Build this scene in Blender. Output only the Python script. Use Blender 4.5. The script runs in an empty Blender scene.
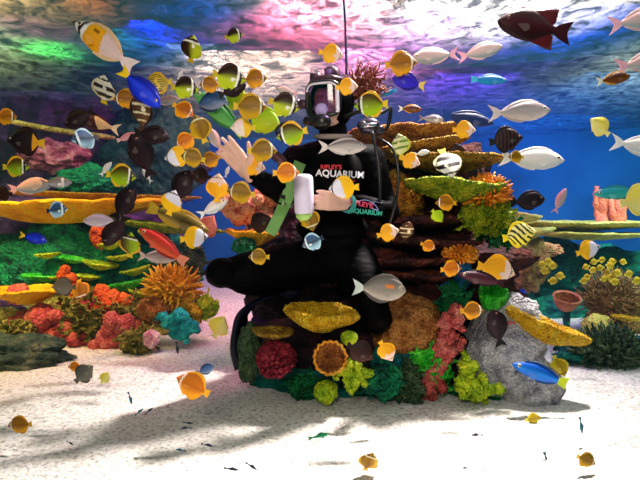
import bpy, math, random
import numpy as np
from mathutils import Vector, Matrix, noise
from mathutils.bvhtree import BVHTree

C = bpy.context.scene.collection
SC = bpy.context.scene
F = 520.0                      # focal length in pixels of the 640 px wide frame
CAM = Vector((0, 0, 0.82))
TILT = math.atan(25 / F)       # camera looks slightly down, horizon at row 215
HAZE = .018
SURF = 1.90                    # height of the water surface

def lin(h):
    h = h.lstrip('#')
    v = [int(h[i:i + 2], 16) / 255 for i in (0, 2, 4)]
    return tuple((x / 12.92 if x <= .04045 else ((x + .055) / 1.055) ** 2.4) for x in v)

def P(px, py, d):
    """point at distance d (along y) seen in direction of a photo position"""
    x, y = (px - 320) / F, (240 - py) / F
    fy = math.cos(TILT) + y * math.sin(TILT)
    fz = -math.sin(TILT) + y * math.cos(TILT)
    k = d / fy
    return Vector((x * k, d, CAM.z + fz * k))

# ------------------------------------------------------------------ camera, world, lights, exposure
cam_d = bpy.data.cameras.new('camera'); cam = bpy.data.objects.new('camera', cam_d); C.objects.link(cam)
cam_d.sensor_width = 36; cam_d.lens = F / 640 * 36; cam_d.clip_start = .02
cam.location = CAM; cam.rotation_euler = (math.pi / 2 - TILT, 0, 0)
SC.camera = cam

w = bpy.data.worlds.new('world'); SC.world = w; w.use_nodes = True
w.node_tree.nodes['Background'].inputs[0].default_value = (*lin('#04989c'), 1)
w.node_tree.nodes['Background'].inputs[1].default_value = .42
SC.view_settings.view_transform = 'Standard'; SC.view_settings.look = 'None'
SC.view_settings.gamma = 1; SC.view_settings.use_curve_mapping = False
SC.view_settings.exposure = 0.0

def area(name, loc, target, size, power, col, sy=None, spread=180):
    l = bpy.data.lights.new(name, 'AREA'); l.energy = power; l.color = lin(col) if isinstance(col, str) else col
    l.shape = 'RECTANGLE'; l.size = size; l.size_y = sy or size; l.spread = math.radians(spread)
    o = bpy.data.objects.new(name, l); C.objects.link(o); o.location = loc
    o.rotation_euler = (Vector(target) - Vector(loc)).to_track_quat('-Z', 'Y').to_euler(); return o

def spot(name, loc, target, power, col, angle=60, blend=.8, r=.1):
    l = bpy.data.lights.new(name, 'SPOT'); l.energy = power; l.color = lin(col); l.spot_size = math.radians(angle)
    l.spot_blend = blend; l.shadow_soft_size = r
    o = bpy.data.objects.new(name, l); C.objects.link(o); o.location = loc
    o.rotation_euler = (Vector(target) - Vector(loc)).to_track_quat('-Z', 'Y').to_euler(); return o

# key lamp hanging over the water
LIGHTS = True
area('key_lamp', (1.7, 3.35, 4.4), (0.1, 1.7, 0), 0.3, 185, '#fff4ee', 0.3, spread=44)
area('front_fill', (-0.4, -0.4, 1.6), (0.0, 2.4, 1.0), 1.0, 8, '#fff0e0', 0.5, spread=80)  # added fill from the camera side, no fixture of the tank
area('sand_fill', (-3.0, 1.0, 3.2), (-2.7, 2.6, 0), 0.6, 30, '#ffdcb8', spread=48)  # added fill brightening the left sand
area('right_fill', (2.9, 1.2, 3.4), (2.7, 2.4, 0), 0.8, 28, '#f4fbff', spread=50)  # added fill brightening the right side
def pool(name, px0, px1, py, power, col, deep=.6, h=.28, back=.8):
    """unseen coloured light added over the water, tinting one patch of the surface"""
    d = F * (SURF - CAM.z) / (215 - py); x = ((px0 + px1) / 2 - 320) / F * d; wd = (px1 - px0) / F * d
    area(name, (x, d, SURF + h), (x, d + back, SURF - .6), wd * .7, power * 2.1, col, deep, spread=140)
pool('purple_pool', -40, 90, 30, 4, '#7a1a70')
pool('violet_pool', -60, 120, 100, 8, '#4a1478', 1.4)
pool('green_pool', 20, 80, 52, 3.0, '#30c840', .25, .14, .2)
pool('orange_pool', 70, 110, 6, .8, '#d07020', .15, .14, .2)
pool('teal_pool', 95, 135, 40, 3.5, '#0a8a80', .5, .2)
pool('blue_pool', 140, 172, 35, 9, '#0428e8', .9, .2)
pool('blue_top_pool', 170, 240, 8, 3, '#2050c8', .3)
pool('grey_pool', 170, 240, 62, 4, '#88b098', .8)
pool('cream_pool', 180, 335, 74, 42, '#ffd8b8', 1.5, .4)
pool('pink_pool', 250, 400, 16, 30, '#ff7090', .5, .2)
pool('rose_pool', 330, 400, 60, 20, '#f088c0', .7, .2)
pool('lilac_pool', 395, 470, 25, 10, '#b838e8', .6)
pool('indigo_pool', 410, 520, 85, 20, '#5a38e0', 1.2)
pool('blue_right_pool', 500, 640, 30, 14, '#1448d8', .8)
pool('azure_right_pool', 540, 720, 85, 22, '#0478d0', 1.8)
pool('back_pool', 420, 640, 122, 24, '#0860c8', 1.2)
area('wall_fill_blue', (1.0, 5.8, 1.78), (1.4, 7.5, 0.9), 2.6, 6, '#0c60e0', .3)  # three unseen lights added to colour the back wall
area('wall_fill_teal', (4.0, 4.9, 1.78), (4.8, 7.0, 0.6), 2.6, 36, '#06b0d0', .3)
area('wall_fill_deep', (-1.4, 6.2, 1.78), (-1.3, 7.5, 0.8), 1.0, 8, '#0618ff', .3)
area('reef_fill_green', (-2.4, 2.6, 2.6), (-2.7, 4.0, .5), 0.6, 60, '#e0ffb0', spread=80)  # three unseen lights added to brighten the side reefs
area('reef_fill_warm', (-1.6, 1.9, 2.6), (-2.0, 3.3, .3), 0.6, 34, '#ffd080', spread=60)
area('reef_fill_teal', (3.0, 2.8, 2.6), (2.7, 4.4, .6), 1.0, 95, '#e4ffd8', spread=80)

# ------------------------------------------------------------------ helpers
def tag(o, label=None, cat=None, group=None, kind=None):
    if label: o['label'] = label
    if cat: o['category'] = cat
    if group: o['group'] = group
    if kind: o['kind'] = kind
    return o

def link(name, me, mat, parent=None, smooth=True):
    o = bpy.data.objects.new(name, me); C.objects.link(o)
    if mat is not None:
        for m in (mat if isinstance(mat, (list, tuple)) else [mat]): me.materials.append(m)
    if smooth: me.polygons.foreach_set('use_smooth', [True] * len(me.polygons))
    if parent is not None: o.parent = parent
    return o

def mesh(name, vs, fs, cols=None):
    me = bpy.data.meshes.new(name); me.from_pydata([tuple(v) for v in vs], [], fs)
    if cols is not None:
        a = me.color_attributes.new('Col', 'FLOAT_COLOR', 'POINT')
        a.data.foreach_set('color', np.array([(*c[:3], 1) for c in cols], dtype=np.float32).ravel())
    me.update(); return me

class MB:
    def __init__(s): s.v, s.f, s.c = [], [], []
    def add(s, vs, fs, col=None):
        b = len(s.v); s.v += [Vector(v) for v in vs]; s.f += [tuple(i + b for i in f) for f in fs]
        if col is not None: s.c += (col if isinstance(col, list) else [col] * len(vs))
    def mesh(s, name): return mesh(name, s.v, s.f, s.c if len(s.c) == len(s.v) and s.c else None)
    def tube(s, pts, rads, seg=10, col=None, cap=True):
        pts = [Vector(p) for p in pts]; n = len(pts); vs = []; fs = []
        t0 = (pts[1] - pts[0]).normalized(); a = t0.orthogonal().normalized()
        for i, p in enumerate(pts):
            t = (pts[min(i + 1, n - 1)] - pts[max(i - 1, 0)]).normalized()
            a = (a - t * a.dot(t)); a = a.normalized() if a.length > 1e-6 else t.orthogonal().normalized()
            b = t.cross(a); r = rads[i] if hasattr(rads, '__len__') else rads
            for k in range(seg):
                an = 2 * math.pi * k / seg; vs.append(p + a * (r * math.cos(an)) + b * (r * math.sin(an)))
        for i in range(n - 1):
            for k in range(seg):
                k2 = (k + 1) % seg; fs.append((i * seg + k, i * seg + k2, (i + 1) * seg + k2, (i + 1) * seg + k))
        if cap:
            fs.append(tuple(range(seg - 1, -1, -1))); fs.append(tuple((n - 1) * seg + k for k in range(seg)))
        cc = None
        if col is not None:
            cc = [c for c in (col if isinstance(col, list) else [col] * n) for _ in range(seg)]
        s.add(vs, fs, cc)
    def ball(s, c, r, nu=12, nv=8, col=None, rot=None):
        c = Vector(c); r = r if hasattr(r, '__len__') else (r, r, r); vs = []; fs = []
        for j in range(nv + 1):
            ph = math.pi * j / nv
            for i in range(nu):
                th = 2 * math.pi * i / nu
                v = Vector((r[0] * math.sin(ph) * math.cos(th), r[1] * math.sin(ph) * math.sin(th), r[2] * math.cos(ph)))
                vs.append(c + (rot @ v if rot is not None else v))
        for j in range(nv):
            for i in range(nu):
                i2 = (i + 1) % nu; fs.append((j * nu + i, (j + 1) * nu + i, (j + 1) * nu + i2, j * nu + i2))
        s.add(vs, fs, col)
    def box(s, c, h, rot=None, col=None):
        c = Vector(c); vs = []
        for x in (-1, 1):
            for y in (-1, 1):
                for z in (-1, 1):
                    v = Vector((x * h[0], y * h[1], z * h[2])); vs.append(c + (rot @ v if rot is not None else v))
        s.add(vs, [(0, 1, 3, 2), (4, 6, 7, 5), (0, 4, 5, 1), (2, 3, 7, 6), (0, 2, 6, 4), (1, 5, 7, 3)], col)

def smoothpath(pts, n=8):
    pts = [Vector(p) for p in pts]; out = []
    q = [pts[0] * 2 - pts[1]] + pts + [pts[-1] * 2 - pts[-2]]
    for i in range(1, len(q) - 2):
        for k in range(n):
            t = k / n; a, b, c, d = q[i - 1:i + 3]
            out.append(.5 * ((2 * b) + (c - a) * t + (2 * a - 5 * b + 4 * c - d) * t * t + (3 * b - a - 3 * c + d) * t ** 3))
    out.append(pts[-1]); return out

def recenter(o, p):
    """move the object's origin to p (its base) without moving the shape"""
    o.data.transform(Matrix.Translation(-Vector(p))); o.location = p; return o

# ------------------------------------------------------------------ materials
_M = {}
def N(nt, t, **k):
    n = nt.nodes.new(t)
    for a, b in k.items(): setattr(n, a, b)
    return n

def rockmat(key, cols, scale=8, bump=.6, rough=.8, vor=0, detail=6, spec=.25, bscale=None, rim=None, coat=0):
    if key in _M: return _M[key]
    m = bpy.data.materials.new(key); m.use_nodes = True; nt = m.node_tree; b = nt.nodes['Principled BSDF']
    tc = N(nt, 'ShaderNodeTexCoord'); n1 = N(nt, 'ShaderNodeTexNoise'); n1.inputs['Scale'].default_value = scale
    n1.inputs['Detail'].default_value = detail; n1.inputs['Roughness'].default_value = .65
    nt.links.new(tc.outputs['Object'], n1.inputs['Vector'])
    r = N(nt, 'ShaderNodeValToRGB'); e = r.color_ramp.elements; n = len(cols)
    while len(e) < n: e.new(.5)
    for i, c in enumerate(cols):
        e[i].position = .34 + .32 * i / max(1, n - 1); e[i].color = (*lin(c), 1)
    nt.links.new(n1.outputs['Fac'], r.inputs[0])
    out = r.outputs[0]
    v = N(nt, 'ShaderNodeTexVoronoi'); v.inputs['Scale'].default_value = (bscale or scale * 4)
    nt.links.new(tc.outputs['Object'], v.inputs['Vector'])
    if vor:
        vr = N(nt, 'ShaderNodeValToRGB'); vr.color_ramp.elements[0].position = .05; vr.color_ramp.elements[1].position = .5
        vr.color_ramp.elements[0].color = (1, 1, 1, 1); vr.color_ramp.elements[1].color = (1 - vor, 1 - vor, 1 - vor, 1)
        nt.links.new(v.outputs['Distance'], vr.inputs[0])
        mx = N(nt, 'ShaderNodeMixRGB', blend_type='MULTIPLY'); mx.inputs[0].default_value = 1
        nt.links.new(out, mx.inputs[1]); nt.links.new(vr.outputs[0], mx.inputs[2]); out = mx.outputs[0]
    nt.links.new(out, b.inputs['Base Color'])
    n2 = N(nt, 'ShaderNodeTexNoise'); n2.inputs['Scale'].default_value = (bscale or scale * 4); n2.inputs['Detail'].default_value = 4
    nt.links.new(tc.outputs['Object'], n2.inputs['Vector'])
    ad = N(nt, 'ShaderNodeMath', operation='SUBTRACT'); nt.links.new(n2.outputs['Fac'], ad.inputs[0]); nt.links.new(v.outputs['Distance'], ad.inputs[1])
    bp = N(nt, 'ShaderNodeBump'); bp.inputs['Strength'].default_value = bump; bp.inputs['Distance'].default_value = .02
    nt.links.new(ad.outputs[0], bp.inputs['Height']); nt.links.new(bp.outputs[0], b.inputs['Normal'])
    b.inputs['Roughness'].default_value = rough; b.inputs['Specular IOR Level'].default_value = spec
    b.inputs['Coat Weight'].default_value = coat
    _M[key] = m; return m

def vcmat(key, rough=.4, spec=.4, nscale=30, namp=.25, bump=.15, trans=0):
    if key in _M: return _M[key]
    m = bpy.data.materials.new(key); m.use_nodes = True; nt = m.node_tree; b = nt.nodes['Principled BSDF']
    at = N(nt, 'ShaderNodeAttribute', attribute_name='Col'); tc = N(nt, 'ShaderNodeTexCoord')
    n1 = N(nt, 'ShaderNodeTexNoise'); n1.inputs['Scale'].default_value = nscale; nt.links.new(tc.outputs['Object'], n1.inputs['Vector'])
    mr = N(nt, 'ShaderNodeMapRange'); mr.inputs[3].default_value = 1 - namp; mr.inputs[4].default_value = 1 + namp
    nt.links.new(n1.outputs['Fac'], mr.inputs[0])
    mx = N(nt, 'ShaderNodeMixRGB', blend_type='MULTIPLY'); mx.inputs[0].default_value = 1
    nt.links.new(at.outputs['Color'], mx.inputs[1]); nt.links.new(mr.outputs[0], mx.inputs[2]); nt.links.new(mx.outputs[0], b.inputs['Base Color'])
    v = N(nt, 'ShaderNodeTexVoronoi'); v.inputs['Scale'].default_value = nscale * 2; nt.links.new(tc.outputs['Object'], v.inputs['Vector'])
    bp = N(nt, 'ShaderNodeBump'); bp.inputs['Strength'].default_value = bump; bp.inputs['Distance'].default_value = .01
    nt.links.new(v.outputs['Distance'], bp.inputs['Height']); nt.links.new(bp.outputs[0], b.inputs['Normal'])
    b.inputs['Roughness'].default_value = rough; b.inputs['Specular IOR Level'].default_value = spec
    _M[key] = m; return m

def plain(key, col, rough=.5, metal=0, spec=.5, bump=0, bs=60, alpha=1, trans=0, coat=0, var=.12):
    if key in _M: return _M[key]
    m = bpy.data.materials.new(key); m.use_nodes = True; nt = m.node_tree; b = nt.nodes['Principled BSDF']
    tc = N(nt, 'ShaderNodeTexCoord'); n1 = N(nt, 'ShaderNodeTexNoise'); n1.inputs['Scale'].default_value = bs
    nt.links.new(tc.outputs['Object'], n1.inputs['Vector'])
    r = N(nt, 'ShaderNodeValToRGB'); c = lin(col)
    r.color_ramp.elements[0].color = (*[x * (1 - var) for x in c], 1); r.color_ramp.elements[1].color = (*[min(1, x * (1 + var)) for x in c], 1)
    nt.links.new(n1.outputs['Fac'], r.inputs[0]); nt.links.new(r.outputs[0], b.inputs['Base Color'])
    if bump:
        bp = N(nt, 'ShaderNodeBump'); bp.inputs['Strength'].default_value = bump; bp.inputs['Distance'].default_value = .005
        nt.links.new(n1.outputs['Fac'], bp.inputs['Height']); nt.links.new(bp.outputs[0], b.inputs['Normal'])
    b.inputs['Roughness'].default_value = rough; b.inputs['Metallic'].default_value = metal; b.inputs['Specular IOR Level'].default_value = spec
    b.inputs['Alpha'].default_value = alpha; b.inputs['Transmission Weight'].default_value = trans; b.inputs['Coat Weight'].default_value = coat
    _M[key] = m; return m

# ------------------------------------------------------------------ the setting
def grid(name, x0, x1, y0, y1, nx, ny, zf):
    xs = np.linspace(x0, x1, nx); ys = np.linspace(y0, y1, ny)
    vs = [(x, y, zf(x, y)) for y in ys for x in xs]
    fs = [(j * nx + i, j * nx + i + 1, (j + 1) * nx + i + 1, (j + 1) * nx + i) for j in range(ny - 1) for i in range(nx - 1)]
    return mesh(name, vs, fs)

def sandz(x, y):
    p = Vector((x, y, 0))
    return .022 * noise.noise(p * 1.3) + .010 * noise.noise(p * 5) + .004 * noise.noise(p * 17) + .0018 * noise.noise(p * 45)
sand_m = rockmat('sand', ['#8a8480', '#d0c8c0', '#e8e2da', '#f4efe8', '#f8f4ee'], 60, .45, .95, 0, 10, .1, 200)
o = link('sand_floor', grid('sand_floor', -6.5, 6.5, .6, 7.6, 520, 320, sandz), sand_m); tag(o, kind='structure')

# curved blue back wall
wall_m = rockmat('wall_blue', ['#14507c', '#1a6090', '#226c9c'], .8, .1, .9, 0, 3, .05, 4)
vs = []; fs = []; nx, nz = 60, 12
for j in range(nz):
    for i in range(nx):
        a = math.radians(-100 + 200 * i / (nx - 1)); x = 6.4 * math.sin(a); y = 2.9 + 4.6 * math.cos(a)
        vs.append((x, y, -.05 + 2.9 * j / (nz - 1)))
fs = [(j * nx + i, j * nx + i + 1, (j + 1) * nx + i + 1, (j + 1) * nx + i) for j in range(nz - 1) for i in range(nx - 1)]
o = link('wall_back', mesh('wall_back', vs, fs), wall_m); tag(o, kind='structure')
md = o.modifiers.new('thick', 'SOLIDIFY'); md.thickness = .08; md.offset = -1

# water surface seen from below
def waterz(x, y):
    p = Vector((x * 1.1, y * 1.6, 3.3))
    return SURF + .020 * noise.noise(p * 1.2) + .012 * noise.noise(p * 3.1) + .006 * noise.noise(p * 8) + .003 * noise.noise(p * 18)
m = bpy.data.materials.new('water_surface'); m.use_nodes = True; nt = m.node_tree; nt.nodes.remove(nt.nodes['Principled BSDF'])
out = nt.nodes['Material Output']
tc = N(nt, 'ShaderNodeTexCoord'); n1 = N(nt, 'ShaderNodeTexNoise'); n1.inputs['Scale'].default_value = 8.0; n1.inputs['Detail'].default_value = 9; n1.inputs['Roughness'].default_value = .78; n1.inputs['Distortion'].default_value = .8
nt.links.new(tc.outputs['Object'], n1.inputs['Vector'])
cr = N(nt, 'ShaderNodeValToRGB'); cr.color_ramp.elements[0].position = .42; cr.color_ramp.elements[0].color = (.012, .012, .014, 1); cr.color_ramp.elements[1].position = .62; cr.color_ramp.elements[1].color = (.26, .26, .26, 1)
nt.links.new(n1.outputs['Fac'], cr.inputs[0])
tl = N(nt, 'ShaderNodeBsdfTranslucent'); nt.links.new(cr.outputs[0], tl.inputs[0])
gl = N(nt, 'ShaderNodeBsdfGlossy'); gl.inputs['Roughness'].default_value = .08; gl.inputs[0].default_value = (.35, .42, .6, 1)
tr = N(nt, 'ShaderNodeBsdfTransparent')
bp = N(nt, 'ShaderNodeBump'); bp.inputs['Strength'].default_value = .5; bp.inputs['Distance'].default_value = .05
nt.links.new(n1.outputs['Fac'], bp.inputs['Height']); nt.links.new(bp.outputs[0], gl.inputs['Normal'])
m1 = N(nt, 'ShaderNodeMixShader'); m1.inputs[0].default_value = .28; nt.links.new(tl.outputs[0], m1.inputs[1]); nt.links.new(gl.outputs[0], m1.inputs[2])
m2 = N(nt, 'ShaderNodeMixShader'); m2.inputs[0].default_value = .3; nt.links.new(m1.outputs[0], m2.inputs[1]); nt.links.new(tr.outputs[0], m2.inputs[2])
nt.links.new(m2.outputs[0], out.inputs['Surface'])
o = link('water_surface', grid('water_surface', -6.3, 6.3, .5, 7.4, 300, 240, waterz), m); tag(o, kind='structure')
# haze of the tank water
hv = MB(); hv.box((0, 4.9, .9), (7.5, 2.6, 1.05))
m = bpy.data.materials.new('water_haze'); m.use_nodes = True; nt = m.node_tree; nt.nodes.remove(nt.nodes['Principled BSDF'])
vs_ = N(nt, 'ShaderNodeVolumePrincipled'); vs_.inputs['Color'].default_value = (.25, .62, .8, 1); vs_.inputs['Density'].default_value = HAZE
nt.links.new(vs_.outputs[0], nt.nodes['Material Output'].inputs['Volume'])
if HAZE: o = link('haze', hv.mesh('haze'), m, None, False); tag(o, kind='structure')
# ------------------------------------------------------------------ reef builders
def fbm(p, o=4):
    s = 0; a = 1
    for _ in range(o): s += a * noise.noise(p); p = p * 2.03; a *= .5
    return s

def pl(px, py, d, w=0, h=0):
    s = d / F; return P(px, py, d), w * s, h * s

_ico = {}
def ico(n):
    if n not in _ico:
        import bmesh
        bm = bmesh.new(); bmesh.ops.create_icosphere(bm, subdivisions=n, radius=1)
        bm.verts.ensure_lookup_table()
        _ico[n] = ([v.co.copy() for v in bm.verts], [tuple(v.index for v in f.verts) for f in bm.faces]); bm.free()
    return _ico[n]

RN = random.Random(5)
def put(name, me, mat, label, cat, group=None, base=None, kind=None):
    o = link(name, me, mat)
    zs = [v.co.z for v in me.vertices]
    c = sum((v.co for v in me.vertices), Vector()) / len(me.vertices)
    recenter(o, (c.x, c.y, min(zs)))
    return tag(o, label, cat, group, kind)

def rock(name, px, py, d, w, h, dep, mat, label, cat='rock', amp=.28, fr=2.2, seed=None, sub=5, rotz=0, tilt=0, ridge=0, group=None):
    c, W, H = pl(px, py, d, w, h); seed = RN.random() * 50 if seed is None else seed
    vs, fs = ico(sub); R = Matrix.Rotation(math.radians(-tilt), 3, 'Y') ; out = []
    r = Vector((W / 2, dep / 2, H / 2))
    for v in vs:
        q = v * fr + Vector((seed, seed * .7, 1.3))
        n = fbm(q, 5)
        if ridge: n += ridge * (1 - abs(noise.noise(q * 3.1)) * 2.4)
        k = 1 + amp * n
        out.append(c + R @ Vector((v.x * r.x * k, v.y * r.y * k, v.z * r.z * k)))
    return put(name, mesh(name, out, fs), mat, label, cat, group)

def plate(name, px, py, d, w, h, dep, mat, label, tilt=0, seed=None, teeth=.06, cup=.25, cat='coral', under=.55, group=None, roll=0):
    """shelf coral: irregular wavy plate with thick rim, tapering below to a stalk"""
    c, W, H = pl(px, py, d, w, h); seed = RN.random() * 50 if seed is None else seed
    n = 96; vs = []; fs = []; rings = []
    def rim(a): return 1 + .16 * noise.noise(Vector((math.cos(a) * 1.6, math.sin(a) * 1.6, seed))) + teeth * noise.noise(Vector((math.cos(a) * 9, math.sin(a) * 9, seed)))
    prof = [(0.0, .10), (.25, .12), (.5, .20), (.75, .34), (.92, .46), (1.0, .42), (1.01, .30), (.94, .15), (.8, .0), (.6, -.15), (.42, -.3), (.25, -.45), (.0, -.5)]
    R = Matrix.Rotation(math.radians(-tilt), 3, 'Y') @ Matrix.Rotation(math.radians(roll), 3, 'X')
    for i, (r, z) in enumerate(prof):
        for k in range(n):
            a = 2 * math.pi * k / n; rr = r * (rim(a) if r > .2 else 1)
            x, y = math.cos(a) * rr * W / 2, math.sin(a) * rr * dep / 2
            wv = .12 * noise.noise(Vector((x * 9, y * 9, seed + 4))) + .06 * noise.noise(Vector((x * 40, y * 40, seed)))
            zz = (z if z < .1 else .1 + (z - .1) * (cup / .25)) + wv * (r > .3)
            vs.append(c + R @ Vector((x, y, zz * H)))
    m_ = len(prof)
    for i in range(m_ - 1):
        for k in range(n):
            k2 = (k + 1) % n; fs.append((i * n + k, i * n + k2, (i + 1) * n + k2, (i + 1) * n + k))
    return put(name, mesh(name, vs, fs), mat, label, cat, group)

def bush(name, px, py, d, w, h, dep, mat, label, n=140, ln=.35, rad=.035, seed=1, cat='coral', bend=.5, up=.3, group=None, tip=.35, core=.62):
    """dome of crowded polyps or branches"""
    c, W, H = pl(px, py, d, w, h); rn = random.Random(seed); b = MB()
    S = max(W, H) / 2
    vs, fs = ico(3)
    b.add([c + Vector((v.x * W / 2 * core, v.y * dep / 2 * core, v.z * H / 2 * core)) * 1.0 for v in vs], fs)
    for i in range(n):
        y = 1 - 2 * (i + .5) / n; r = math.sqrt(1 - y * y); th = i * 2.39996
        v = Vector((r * math.cos(th), r * math.sin(th), y))
        if v.y > .6: continue
        p0 = c + Vector((v.x * W / 2, v.y * dep / 2, v.z * H / 2)) * (core * .9)
        dr = (v + Vector((rn.uniform(-bend, bend), rn.uniform(-bend, bend), rn.uniform(-bend, bend) + up))).normalized()
        L = S * ln * rn.uniform(.7, 1.3); q = p0 + Vector((v.x * W / 2, v.y * dep / 2, v.z * H / 2)) * .12
        e = q + dr * L; R_ = S * rad * rn.uniform(.8, 1.3)
        b.tube([p0, q, (q + e) / 2 + Vector((rn.uniform(-1, 1), rn.uniform(-1, 1), rn.uniform(-1, 1))) * L * .12, e], [R_ * 1.1, R_, R_ * .9, R_ * tip], 6)
    return put(name, b.mesh(name), mat, label, cat, group)

def lumps(name, pts, d, rad, mat, label, n=40, seed=1, cat='coral', jit=.6, group=None, bump=.25, dj=.5):
    """cluster of knobbly lobes following a line of photo positions"""
    rn = random.Random(seed); b = MB(); P3 = [P(x, y, d) for x, y in pts]; s = d / F; r0 = rad * s
    path = smoothpath(P3, 6) if len(P3) > 1 else P3
    vs0, fs0 = ico(3)
    for i in range(n):
        p = path[int(rn.random() * len(path))] + Vector((rn.gauss(0, jit), rn.gauss(0, jit * dj), rn.gauss(0, jit))) * r0
        r = r0 * rn.uniform(.35, .7); sd = rn.random() * 30
        b.add([p + v * r * (1 + bump * noise.noise(v * 2.6 + Vector((sd, 0, 0)))) for v in vs0], fs0)
    return put(name, b.mesh(name), mat, label, cat, group)

def cup(name, px, py, d, w, h, mat, label, face=0, mat2=None, seed=3, cat='coral', frill=.12, group=None, deep=.5, roll=0):
    """bowl-shaped coral with frilled rim; face = tilt towards the viewer in degrees"""
    c, W, H = pl(px, py, d, w, h); n = 64; vs = []; fs = []
    prof = [(.0, -.5), (.35, -.48), (.62, -.3), (.82, 0), (.97, .3), (1.02, .42), (.97, .48), (.86, .38), (.7, .38 - deep * .5), (.4, .38 - deep * .85), (0, .38 - deep)]
    R = Matrix.Rotation(math.radians(roll), 3, 'Y') @ Matrix.Rotation(math.radians(face), 3, 'X')
    for r, z in prof:
        for k in range(n):
            a = 2 * math.pi * k / n
            q = r * (1 + (r > .5) * (frill * noise.noise(Vector((math.cos(a) * 5, math.sin(a) * 5, seed))) + frill * .5 * math.sin(a * 17)))
            vs.append(c + R @ Vector((math.cos(a) * q * W / 2, math.sin(a) * q * W / 2, z * H + (r > .8) * frill * .5 * H * noise.noise(Vector((math.cos(a) * 3, math.sin(a) * 3, seed + 9))))))
    for i in range(len(prof) - 1):
        for k in range(n):
            k2 = (k + 1) % n; fs.append((i * n + k, i * n + k2, (i + 1) * n + k2, (i + 1) * n + k))
    me = mesh(name, vs, fs); o = put(name, me, mat, label, cat, group)
    if mat2:
        me.materials.append(mat2)
        for p_ in me.polygons:
            if p_.index // n >= 7: p_.material_index = 1
    return o

def frill(name, px, py, d, w, h, dep, mat, label, n=26, seed=1, cat='coral', group=None, tilt=0, ls=.4):
    """mass of ruffled leafy blades"""
    c, W, H = pl(px, py, d, w, h); rn = random.Random(seed); b = MB(); R = Matrix.Rotation(math.radians(-tilt), 3, 'Y')
    vs, fs = ico(3)
    b.add([c + R @ Vector((v.x * W * .36, v.y * dep * .36, v.z * H * .38)) for v in vs], fs)
    S = min(W, H)
    for i in range(n):
        y = 1 - 2 * (i + .5) / n; r = math.sqrt(1 - y * y); th = i * 2.39996
        v = Vector((r * math.cos(th), -abs(r * math.sin(th)), y))
        base = c + R @ Vector((v.x * W * .34, v.y * dep * .34, v.z * H * .36))
        a1 = Vector((rn.uniform(-1, 1), rn.uniform(-.4, .4), rn.uniform(-1, 1))).normalized(); out_ = (R @ v).normalized()
        nu, nv = 12, 4; L = S * ls * rn.uniform(.7, 1.2); ph = rn.random() * 6; gv = []; nn = a1.cross(out_).normalized(); th_ = S * .012
        for side in (1, -1):
            for j in range(nv):
                for k in range(nu):
                    t = k / (nu - 1) - .5; q = j / (nv - 1)
                    gv.append(base + a1 * t * L * (1 + .5 * q) + out_ * q * L * .55 * (1 - abs(t) ** 2 * 1.6) + nn * (math.sin(t * 16 + ph) * q * L * .12 + side * th_))
        f2 = []; M_ = nu * nv
        for j in range(nv - 1):
            for k in range(nu - 1):
                q = j * nu + k; f2.append((q, q + 1, q + nu + 1, q + nu)); f2.append((M_ + q, M_ + q + nu, M_ + q + nu + 1, M_ + q + 1))
        for k in range(nu - 1):
            q = (nv - 1) * nu + k; f2.append((q, q + 1, M_ + q + 1, M_ + q))
        b.add(gv, f2)
    return put(name, b.mesh(name), mat, label, cat, group)

def remeshed(name, b, vox, mat, parent=None, smooth=6, fac=.5):
    me = b.mesh(name); o = bpy.data.objects.new(name, me); C.objects.link(o)
    r = o.modifiers.new('r', 'REMESH'); r.mode = 'VOXEL'; r.voxel_size = vox
    if smooth:
        s = o.modifiers.new('s', 'SMOOTH'); s.iterations = smooth; s.factor = fac
    dg = bpy.context.evaluated_depsgraph_get(); me2 = bpy.data.meshes.new_from_object(o.evaluated_get(dg))
    C.objects.unlink(o); bpy.data.objects.remove(o)
    return link(name, me2, mat, parent)

# ------------------------------------------------------------------ reef materials
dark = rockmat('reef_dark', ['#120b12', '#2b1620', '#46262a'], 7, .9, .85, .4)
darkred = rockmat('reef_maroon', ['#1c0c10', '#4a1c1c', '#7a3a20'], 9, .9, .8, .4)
purple = rockmat('reef_purple', ['#1d0b2c', '#3c1550', '#5f2a6a', '#2c1838'], 4, .9, .8, .3)
tealrock = rockmat('reef_teal', ['#042c30', '#08606a', '#0c8a70', '#063c48'], 5, .9, .8, .3)
greenteal = rockmat('reef_greenteal', ['#05443c', '#0b7a58', '#19a866', '#075048'], 9, .9, .7, .4)
orangep = rockmat('coral_orange_plate', ['#8a4a10', '#d98a1c', '#f4b63a'], 24, .9, .7, .45, 4, .2, 90)
tanp = rockmat('coral_tan_plate', ['#8a6018', '#c79224', '#e8bd4a'], 30, .9, .7, .4, 4, .2, 110)
yellowp = rockmat('coral_yellow_plate', ['#c78a08', '#f2b810', '#ffd83c'], 22, .9, .65, .35, 4, .2, 100)
goldp = rockmat('coral_gold_plate', ['#e88c00', '#ffae00', '#ffc814'], 5, .5, .6, .2, 4, .2, 60)
ygreen = rockmat('coral_yellowgreen', ['#5c7a0c', '#9bb414', '#d6cc2c'], 20, .9, .7, .4, 4, .2, 90)
lime = rockmat('coral_lime', ['#6f9a08', '#b4cf12', '#e2e52c'], 18, .7, .6, .2, 4, .3, 70)
green = rockmat('coral_green', ['#18a020', '#38e030', '#7cf450'], 16, .8, .6, .3, 4, .3, 70)
dgreen = rockmat('coral_deep_green', ['#07401e', '#128048', '#2ab060'], 18, .9, .7, .4, 4, .2, 80)
orangeb = rockmat('coral_orange_bush', ['#c25a08', '#f08c10', '#ffb52c'], 14, .5, .6, .2, 4, .3, 60)
amber = rockmat('coral_amber_bush', ['#b07804', '#e8a60c', '#ffce2a'], 10, .5, .6, .2, 4, .3, 60)
redc = rockmat('coral_red', ['#6c0c20', '#b02038', '#d84858'], 16, .9, .7, .4, 4, .3, 80)
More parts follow.
